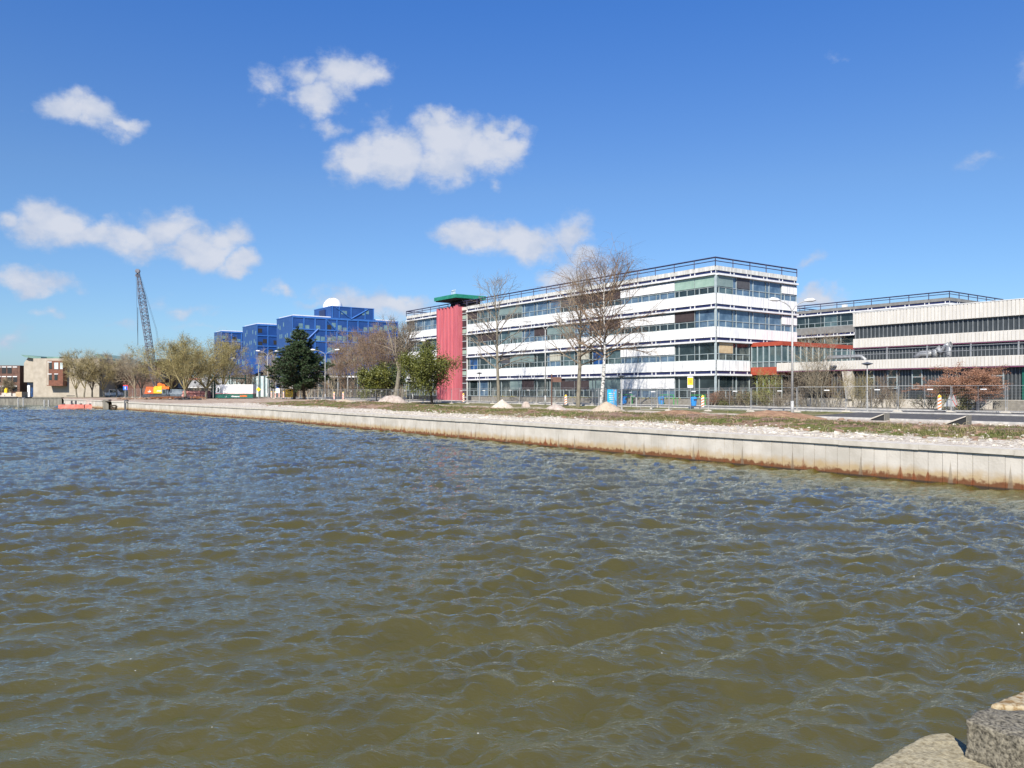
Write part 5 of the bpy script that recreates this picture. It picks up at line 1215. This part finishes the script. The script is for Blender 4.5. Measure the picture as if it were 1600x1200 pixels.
# site cabin: white box with a green skirt
o = empty('site_cabin', P(369, 156), R(2), 'white site cabin with a dark green base and lettering', 'site cabin')
mb = MB(); mb.box(-2.75, 3.7, -1.2, 1.2, 1.05, 2.85); mb.prism([(-3.7, 1.05), (-2.76, 1.05), (-2.76, 2.8), (-3.5, 2.7)], -1.2, 1.2); mb.build('box', 'white_panel', o)
mb = MB(); mb.box(-3.7, 3.7, -1.22, 1.2, .15, .98); mb.build('base', 'green_dark', o)
mb = MB(); mb.box(-3.7, 3.7, -1.225, 1.2, .98, 1.05); mb.build('red_line', 'sign_red', o)
mb = MB(); mb.box(-3.35, -3.0, -1.23, -1.21, 1.3, 2.2); mb.box(-2.7, -2.55, -1.23, -1.21, 1.1, 2.3); mb.build('window', 'glass_dark', o)
mb = MB(); mb.box(.3, 2.3, -1.23, -1.21, 2.2, 2.25); mb.build('handrail', 'lamp_dark', o)
mb = MB(); x = -.6; rnd = random.Random(8)
while x < 1.1: mb.box(x, x+.12, -1.25, -1.225, .35, .55+rnd.choice((0, .08))); x += .17
mb.prism([(-2.0, .6), (-1.6, .3), (-1.45, .6), (-1.7, .4)], -1.25, -1.225); mb.build('white_letters', 'white_trim', o)
mb = MB(); x = 1.15
while x < 2.5: mb.box(x, x+.13, -1.25, -1.225, .38, .62+rnd.choice((0, .1))); x += .18
mb.build('orange_letters', 'orange_paint', o)
# yellow notice board by the pine
o = empty('notice_board', P(452, 150), 0, 'yellow notice board leaning near the foot of the pine', 'sign')
mb = MB(); mb.box(-.75, .75, 0, .06, .4, 1.9); mb.build('board', 'sign_yellow', o)
mb = MB()
for z, w_ in ((1.6, 1.0), (1.3, .8), (1.0, 1.0), (.7, .6)): mb.box(-w_/2, w_/2, -.02, -.003, z-.06, z+.04)
mb.build('text_lines', 'steel_dark', o); mb = MB(); mb.box(-.6, -.5, .06, .12, 0, 1.9); mb.box(.5, .6, .06, .12, 0, 1.9); mb.build('legs', 'galvanised', o)
for i, (px, Z, mt_, lab) in enumerate([(404, 150, 'sign_yellow', 'small yellow diamond warning sign by the blue glass entrance'), (434, 152, 'white_trim', 'white square sign with a blue top near the pine')]):
    o = empty('road_sign', P(px, Z), 0, lab, 'road sign'); mb = MB(); mb.tube([(0, 0, 0), (0, 0, 2.2)], .04, 6); mb.build('post', 'galvanised', o)
    mb = MB()
    if i == 0: mb.prism([(-.45, 1.9), (0, 1.45), (.45, 1.9), (0, 2.35)], -.06, -.03); mb.build('board', mt_, o)
    else:
        mb.box(-.4, .4, -.06, -.03, 1.2, 2.1); mb.build('board', mt_, o); mb = MB(); mb.tube([(0, -.03, 2.4), (0, -.06, 2.4)], .28, 12); mb.build('disc', 'sign_blue', o)
o = empty('road_sign', P(196, 155), 0, 'blue square sign with a red edge on a pole left of the crane', 'road sign'); mb = MB(); mb.tube([(0, 0, 0), (0, 0, 2.9)], .05, 6); mb.build('post', 'galvanised', o)
mb = MB(); mb.box(-.45, .45, -.08, -.04, 1.75, 2.55); mb.build('board', 'sign_blue', o); mb = MB(); mb.box(-.45, .45, -.08, -.04, 2.56, 2.75); mb.box(.46, .55, -.08, -.04, 1.75, 2.75); mb.build('red_edge', 'sign_red', o)
mb = MB(); mb.box(-.08, .08, -.1, -.081, 1.9, 2.4); mb.build('white_mark', 'white_trim', o)
# white van by the dark building
o = empty('parked_van', P(177, 186), R(4), 'white pickup van parked under the dark curved roof building', 'van')
mb = MB(); mb.prism([(-1.9, .45), (2.0, .45), (2.0, 1.05), (1.3, 1.15), (.7, 1.85), (-.7, 1.85), (-.75, 1.1), (-1.9, 1.1)], -.9, .9); mb.build('body', 'white_trim', o)
mb = MB(); mb.prism([(1.15, 1.15), (.68, 1.75), (-.5, 1.75), (-.5, 1.15)], -.92, .92); mb.build('window', 'glass_dark', o)
for x in (-1.2, 1.25):
    for y in (-.85, .65): mb = MB(); mb.tube([(x, y, .34), (x, y+.2, .34)], .34, 12); mb.build('wheel', 'steel_dark', o)

# white flag poles in front of the blue glass entrance
for i, (px, Z, py) in enumerate([(404, 178, 568), (412, 184, 590), (419.5, 178, 588), (423, 184, 589), (427, 178, 588), (431, 184, 590), (437, 178, 590), (442, 184, 592), (447, 178, 594), (452, 184, 596), (457, 178, 597), (333, 178, 592), (338, 184, 594)]):
    p = P(px, Z); h = EYE-(py-HOR)/F*Z-p.z; o = empty('flag_pole', p, 0, 'slim white pole, %s of the row before the blue glass entrance' % ORD[i], 'pole', 'slim white poles')
    MB().tube([(0, 0, 0), (0, 0, h)], .09, 6).build('shaft', 'lamp_grey', o)
for i, px in enumerate((331.5, 335)): tag(MB().tube([(0, 0, 0), (0, 0, 4.6)], .14, 6).build('gate_post', 'green_dark', None, loc=P(px, 160)), 'dark green gate post, %s left of the site cabin' % ORD[1-i], 'post', 'dark green gate posts')
o = empty('green_gate', P(336, 166), 0, 'dark green gate frame behind the white site cabin', 'gate'); mb = MB(); mb.bar((0, 0, 4.4), (6.5, 0, 4.2), .16)
for x in (0, 3.1, 6.5): mb.bar((x, 0, 0), (x, 0, 5.0), .14)
mb.build('frame', 'green_dark', o)

# ------------------------------------------------------------------ blue laboratory blocks
def blue_block(px, h, Z, left, right, label, rows, diag=(), nb=3.2, roof=True, cols=None, base=True, seed=1, z0=6.5, dark=.35):
    c = P(px, Z); c.z = 1.65; o = empty('blue_building', c, ROT, label, 'building', 'blue office blocks')
    top = EYE+h-c.z; rnd = random.Random(seed)
    mb = MB(); mb.box(-left, 0, 0, right, z0, top); mb.build('wall', 'blue_wall', o)
    mb = MB(); mb.box(-left-.1, .12, -.1, right+.1, top, top+.25); mb.build('roof_edge', 'blue_bar', o)
    mb = MB(); mb.box(-left+.5, -.5, .5, right-.5, top+.2, top+.6); mb.build('roof', 'white_trim', o)
    mb = MB(); zz = top
    while zz > z0+1:
        mb.box(0, .18, 0, right, zz-.35, zz); zz -= 3.5
    y = 0
    k = int(right/3.5)
    for i in range(k+1): yy = i*right/k; mb.box(0, .16, max(0, yy-.17), min(right, yy+.17), z0, top-.36)
    for (ya, za_, yb, zb2) in diag: mb.bar((.2, ya, top-za_), (.2, yb, top-zb2), .30)
    mb.build('steel_frame', 'blue_bar', o)
    n = 0
    for r_ in range(int((top-z0)/3.5)):
        zt_ = top-.5-r_*3.5
        for i in range(k):
            ya = i*right/k+.25; w_ = right/k-.5
            for j in range(2):
                if rnd.random() < .25 or n > 90: continue
                wa = w_*.42; a = ya+j*w_*.52+rnd.uniform(0, .2); z_ = zt_-rnd.choice((1.3, 1.6, 2.2, 2.4))
                mb = MB(); mb.box(-.02, .05, a, a+wa, z_-.9, z_+rnd.choice((.3, .5, .9))); mb.build('window', 'core_dark' if rnd.random() < dark else 'glass_sage', o); n += 1
        for i in range(int(left/1.6)):
            if rnd.random() < .45 or n > 96: continue
            x = -1.2-i*1.6; z_ = zt_-rnd.choice((1.2, 1.5, 2.0)); mb = MB(); mb.box(x-.35, x+.3, -.05, .02, z_-.9, z_+.4); mb.build('window', 'glass_sage', o); n += 1
    return o, top
ba, ta = blue_block(457, 22.1, 230, 14, 35, 'large blue building carrying the white observatory dome', 6, diag=((8, 3.4, 4.5, 6.8), (10.5, .4, 14.5, 4.3), (14, 7.3, 18, 11)), seed=3, dark=.05)
def in_block(b, x0, x1, y0, y1, z0, z1, name, mat): return MB().box(x0, x1, y0, y1, z0, z1).build(name, mat, b)
# penthouse and dome on the large block: right face in the same plane
yp = 12.2; pe = 26.5; ph = 3.7
in_block(ba, -14, .02, yp, pe, ta+.26, ta+ph, 'penthouse_wall', 'blue_wall'); in_block(ba, -14.1, .14, yp-.1, pe+.1, ta+ph, ta+ph+.2, 'penthouse_edge', 'blue_bar')
mb = MB(); mb.bar((.15, yp+1.5, ta+ph-.3), (.15, yp+6.5, ta+.2), .28); mb.bar((.15, yp+6.5, ta+.2), (.15, yp+12, ta+ph-.3), .28)
for yy in (yp+.3, yp+2.6, yp+6.5, yp+11.2, pe-.2): mb.box(.03, .17, yy-.15, yy+.15, ta+.26, ta+ph)
mb.build('penthouse_frame', 'blue_bar', ba)
mb = MB(); mb.box(-9.2, -4.6, yp-.25, yp-.02, ta+.5, ta+3.1); mb.build('penthouse_opening', 'strip_blue', ba)
for (a, z_) in ((yp+3.2, ta+1.5), (yp+4.2, ta+1.5), (yp+10.2, ta+1.6), (yp+11.6, ta+2.0)): in_block(ba, .02, .08, a, a+.9, z_, z_+1.1, 'penthouse_window', 'glass_sage')
dm = empty('observatory_dome', (ba.matrix_world if False else Matrix.Identity(4)).translation, 0, 'white observatory dome on the roof of the blue building', 'dome')
dz_ = 1.65+ta+ph+.2; dz = Z_ = 244; cx = (520-800)/F*dz; dm.location = (cx, dz, dz_)
mb = MB(); rd = 3.05; seg = 24; pr_ = []
for i in range(9): t = math.pi/2*i/9; pr_.append((math.cos(t), math.sin(t)))
mb.tube([(0, 0, -.2), (0, 0, .05)]+[(0, 0, .05+rd*1.05*s_) for c_, s_ in pr_[1:]]+[(0, 0, .05+rd*1.05)], [rd, rd]+[rd*c_ for c_, s_ in pr_[1:]]+[.02], seg); mb.build('shell', 'dome_white', dm)
mb = MB()
for a in (-.35, .35):
    pts = [(rd*1.01*math.cos(t)*.0+a*2*math.cos(t)*.9, -rd*1.03*math.cos(t), .05+rd*1.07*math.sin(t)) for t in [i*.16 for i in range(11)]]
    mb.tube(pts, .06, 5)
mb.build('slit_rails', 'lamp_grey', dm)
for i in range(1): pass
bb, tb = blue_block(401.5, 22.1, 258.8, 16, 22, 'blue building in the middle, left of the dome building', 6, seed=5, dark=.85)
bc, tc_ = blue_block(346, 22.1, 290, 10, 26, 'leftmost blue building partly behind the olive trees', 6, seed=7, dark=.8)
# sloping blue skirt and the glass entrance pavilion below
o = empty('entrance_pavilion', P(393, 205), ROT, 'white and teal glass entrance pavilion under the blue buildings', 'building')
o.rotation_euler[2] = R(-20)
mb = MB(); mb.box(-6.8, 5.8, 0, 6, -.1, 5.4); mb.prism([(-8.8, 0), (-6.9, 0), (-6.9, 5.3), (-8.3, 3.6)], 0, 5); mb.build('wall', 'glass_white', o)
mb = MB()
for i in range(9): x = -6.4+i*1.5; mb.box(x, x+.35, -.3, 0-.01, 0, 6.2)
mb.build('fins', 'glass_teal', o)
mb = MB(); mb.prism([(-9.5, 5.6), (1, 5.8), (9.5, 9.0), (9.5, 10.5), (-4, 10.0), (-8.5, 7.8)], -.6, 8); mb.build('sloping_skirt', 'blue_wall', o)
mb = MB(); rnd = random.Random(5)
for i in range(18): x = rnd.uniform(-7, 9); z_ = 7.0+rnd.uniform(0, 1.6)+max(0, x)*.12; mb = MB(); mb.box(x, x+.3, -.66, -.61, z_, z_+rnd.uniform(.7, 1.6)); mb.build('window', 'glass_sage', o)
for i in range(16):
    x = -13+i*2.9
    if -8 < x < 6: continue
    mb = MB(); mb.tube([(x, 3, 0), (x, 3, 7.5)], .14, 6); mb.build('column', 'lamp_grey', o)
# dark glazed low block behind the pine
o = empty('low_glass_block', P(556, 212), ROT, 'dark glazed low block under the dome building behind bare trees', 'building'); o.rotation_euler[2] = 0
mb = MB(); mb.box(-22, 12, 0, 8, 0, 5.2); mb.build('wall', 'glass_dark', o); mb = MB(); mb.box(-23, 13, -1.2, 8, 5.2, 5.6); mb.build('roof', 'white_trim', o)

# ------------------------------------------------------------------ grey hall, concrete hall, brown blocks on the left
o = empty('grey_hall', P(310, 214), R(0), 'long grey hall with a pink sign behind the olive trees', 'building')
mb = MB(); mb.box(-13, 9.5, 0, 14, 0, 5.6); mb.build('wall', 'grey_wall', o); mb = MB(); mb.box(-13, 9.5, -.05, -.01, 1.6, 2.3); mb.build('window_band', 'core_dark', o)
mb = MB(); mb.box(-13, 9.5, -.1, -.01, 2.35, 2.55); mb.build('white_line', 'white_trim', o); mb = MB(); mb.box(-4, .5, -.12, -.02, 4.5, 5.1); mb.build('sign_band', 'pipe_pink', o)
for i, x in enumerate((-6.5, -3.4, -.9)): mb = MB(); mb.tube([(x, -.06, 3.9), (x, -.01, 3.9)], .32, 12); mb.build('window', 'core_dark', o)
Zc = 196; s = Zc/F
def lx(px): return (px-103)*s
def lz(py, Z=Zc): return EYE-(py-HOR)*Z/F-1.65
o = empty('concrete_hall', P(103, Zc), 0, 'buff concrete hall with a red brown box window and white wall lettering', 'building')
mb = MB(); mb.box(lx(52), lx(155), 0, 14, -.1, lz(560)); mb.build('wall', 'concrete_buff', o)
mb = MB(); mb.box(lx(31.5), lx(52)-.01, 1.5, 12, lz(597), lz(567)); mb.prism([(lx(31.5), lz(567)), (lx(52)-.01, lz(567)), (lx(52)-.01, lz(558)), (lx(38), lz(558))], 1.52, 12); mb.build('side_wall', 'concrete_buff', o)
mb = MB(); mb.prism([(lx(30), lz(554)), (lx(41), lz(555)), (lx(62), lz(557.5)), (lx(62), lz(560)), (lx(52), lz(560)), (lx(41), lz(558.5)), (lx(37), lz(558))], .5, 12.3); mb.box(lx(60), lx(82), 3, 9, lz(560), lz(556.5)); mb.build('roof', 'roof_green', o)
mb = MB(); mb.box(lx(31.5), lx(52)-.02, 3, 3.2, -.1, lz(597)); mb.build('porch_glazing', 'glass_navy', o)
mb = MB(); mb.box(lx(38), lx(42), 1.2, 1.5, -.1, lz(602)); mb.build('white_door', 'white_trim', o)
mb = MB(); mb.box(lx(80), lx(105), -1.9, -.01, lz(603), lz(564)); ori = mb.build('oriel', 'oriel_red', o)
mb = MB(); mb.box(lx(80.5), lx(83), -1.93, -.02, lz(602), lz(564.5)); mb.build('oriel_side', 'concrete_buff', o)
for (a, b, c_, d_, m_) in ((84, 88, 577, 567, 'glass_dark'), (92, 98, 577, 567, 'glass_white'), (101, 105, 577, 567, 'glass_white'), (84, 88, 594, 586, 'glass_dark'), (92, 97, 594, 586, 'glass_dark')):
    mb = MB(); mb.box(lx(a), lx(b), -1.96, -1.91, lz(c_), lz(d_)); mb.build('window', m_, o)
for (a, b, y_) in ((82, 88, 584.5), (92, 98, 584.5), (82, 88, 566)): mb = MB(); mb.box(lx(a), lx(b), -2.0, -1.91, lz(y_+.7), lz(y_-.5)); mb.build('sill', 'white_trim', o)
mb = MB(); rnd = random.Random(6)
for (y_, h_, xs) in ((569.5, 2.6, (138.5, 142.5, 145.2, 148)), (576.5, 4.2, (138.5, 142, 144.6, 147.4))):
    for x in xs: mb.box(lx(x), lx(x+1.9), -.08, -.01, lz(y_+h_/2), lz(y_-h_/2+rnd.uniform(0, .8))); 
mb.build('wall_lettering', 'white_trim', o)
mb = MB(); mb.box(lx(104), lx(117), -.06, -.01, lz(618.8), lz(618)); mb.build('slot', 'core_dark', o)
o = empty('brown_block', P(0, 200), 0, 'red brown gridded block at the left edge of the photo', 'building'); s2 = 200/F
def bz(py): return EYE-(py-HOR)*s2-1.65
mb = MB(); mb.box(-100*s2, 31*s2, 0, 12, -.1, bz(571)); mb.build('wall', 'brown_wall', o)
for r_, (y0_, y1_) in enumerate(((573, 583.5), (588, 597), (603, 612))):
    for i in range(9):
        x = (27-8.6*i)*s2
        mb = MB(); mb.box(x-6.8*s2, x, -.06, .02, bz(y1_), bz(y0_)); w_ = mb.build('window', 'core_dark' if (i+r_) % 3 else 'brown_wall', o)
        mb = MB(); mb.box(x-6.8*s2, x, -.1, -.07, bz(y0_+1.1), bz(y0_-.3)); mb.build('lintel', 'white_trim', w_)
o = empty('yellow_sculpture', P(9.5, 192), 0, 'tall yellow object in front of the red brown block', 'sculpture'); MB().prism([(-.35, 0), (.45, 0), (.35, 1.9), (.1, 2.3), (-.25, 1.9)], -.3, .3).build('body', 'sign_yellow', o)
Zd = 204; sd = Zd/F
o = empty('curved_roof_building', P(195, Zd), 0, 'dark brown building with a swooping green roof behind the left trees', 'building')
def dx(px): return (px-195)*sd
def dzf(py): return EYE-(py-HOR)*sd-1.65
mb = MB(); mb.prism([(dx(156), -.1), (dx(252), -.1), (dx(252), dzf(566)), (dx(232), dzf(569)), (dx(205), dzf(576)), (dx(180), dzf(567)), (dx(158), dzf(558))], 0, 14); mb.build('wall', 'brown_wall', o)
mb = MB(); mb.prism([(dx(152), dzf(553)), (dx(180), dzf(563)), (dx(205), dzf(572)), (dx(232), dzf(566)), (dx(256), dzf(561)), (dx(256), dzf(564)), (dx(232), dzf(569)), (dx(205), dzf(575.5)), (dx(180), dzf(567)), (dx(158), dzf(560))], -1.4, 15); mb.build('roof', 'roof_green', o)
mb = MB(); mb.box(dx(156), dx(200), -.1, -.01, 0, dzf(602)); mb.build('glazing', 'glass_dark', o)

# ------------------------------------------------------------------ things in the far water
for i, (a, b) in enumerate(((91, 131.5), (132.5, 173))):
    Z = 142; p = Vector(((a-800)/F*Z, Z, 0)); w_ = (b-a)/F*Z
    o = empty('pontoon', p, 0, ['red floating pontoon, left one of the pair', 'red floating pontoon, right one of the pair'][i], 'pontoon', 'red pontoons')
    MB().box(0, w_, 0, 2.4, -.2, .62).build('hull', 'pontoon_red', o); MB().box(.15, w_-.15, .15, 2.2, .62, .68).build('deck', 'pontoon_red', o)
    mb = MB(); mb.box(w_-.05, w_+.0, -.03, -.005, 0, .62); mb.build('fender', 'steel_dark', o)
    mb = MB()
    for x in (.8, w_*.5, w_-.8): mb.box(x-.15, x+.15, .2, .5, .68, .9)
    mb.build('bollards', 'steel_dark', o)
for i, (px, Z, w_, lab) in enumerate(((197.5, 129, .5, 'dark steel pile at the end of the long quay wall'), (167.5, 136, 1.0, 'grey square pile between two cream quay walls'))):
    tag(MB().box(-w_/2, w_/2, -w_/2, w_/2, -1, 1.7).build('mooring_pile', 'concrete_old' if i else 'steel_dark', None, loc=Vector(((px-800)/F*Z, Z, 0))), lab, 'pile')
for i, (px, Z, lab) in enumerate(((69.3, 158, 'thin mooring pole in the water, left of the pair'), (76, 158, 'thin mooring pole in the water, right of the pair'), (112, 146, 'thin mooring pole behind the left pontoon'), (118.5, 146, 'second thin mooring pole behind the left pontoon'), (154, 143, 'thin mooring pole behind the right pontoon'), (161, 143, 'second thin mooring pole behind the right pontoon'))):
    tag(MB().tube([(0, 0, -1), (0, 0, 1.35)], .16, 8).build('mooring_pole', 'lamp_grey' if i < 2 else 'steel_dark', None, loc=Vector(((px-800)/F*Z, Z, 0))), lab, 'mooring pole', 'thin mooring poles')
o = empty('rubble_steps', Vector(((184-800)/F*131, 131, 0)), 0, 'broken dark timber frame at the foot of the quay between two piles', 'timber frame'); mb = MB(); rnd = random.Random(3)
for i in range(22): x = rnd.uniform(-1.2, 1.2); mb.bar((x, rnd.uniform(-.4, .2), rnd.uniform(-.2, .3)), (x+rnd.gauss(0, .4), rnd.uniform(-.4, .2), rnd.uniform(.2, .8)), .12)
mb.bar((-1.3, 0, .75), (1.3, 0, .75), .14); mb.build('timbers', 'bark_dark', o)
Zj = 158; sj = Zj/F
o = empty('jetty', Vector(((0-800)/F*Zj, Zj, 0)), 0, 'grey jetty on twin posts reaching in from the left edge', 'jetty')
mb = MB(); mb.box(-60*sj, 26*sj, 0, 3, 1.95-.0, 2.12); mb.build('deck', 'jetty_wood', o); mb = MB(); mb.box(-60*sj, 38*sj, .3, 2.6, 1.72, 1.94); mb.build('beam', 'steel_dark', o)
for x in (27, 35): mb = MB(); mb.tube([(x*sj, .3, -1), (x*sj, .3, 1.72)], .14, 8); mb.build('post', 'lamp_grey', o)
mb = MB(); mb.box(23.5*sj, 33*sj, .2, 2.2, 1.95, 3.0); mb.build('cabinet', 'jetty_wood', o).data.materials[0] = M['tan_box']if 'tan_box' in M else M['blind_tan']
rnd = random.Random(6); mb = MB()
for i in range(50): x = rnd.uniform(-55, 22)*sj; y_ = rnd.uniform(.3, 2.4); mb.box(x, x+rnd.uniform(.4, .9), y_, y_+.2, 2.12, 2.12+rnd.uniform(.2, .7))
tag(mb.build('stacked_boards', 'concrete', None, loc=o.location), 'low stacks of grey boards lying on the jetty', 'boards', kind='stuff')
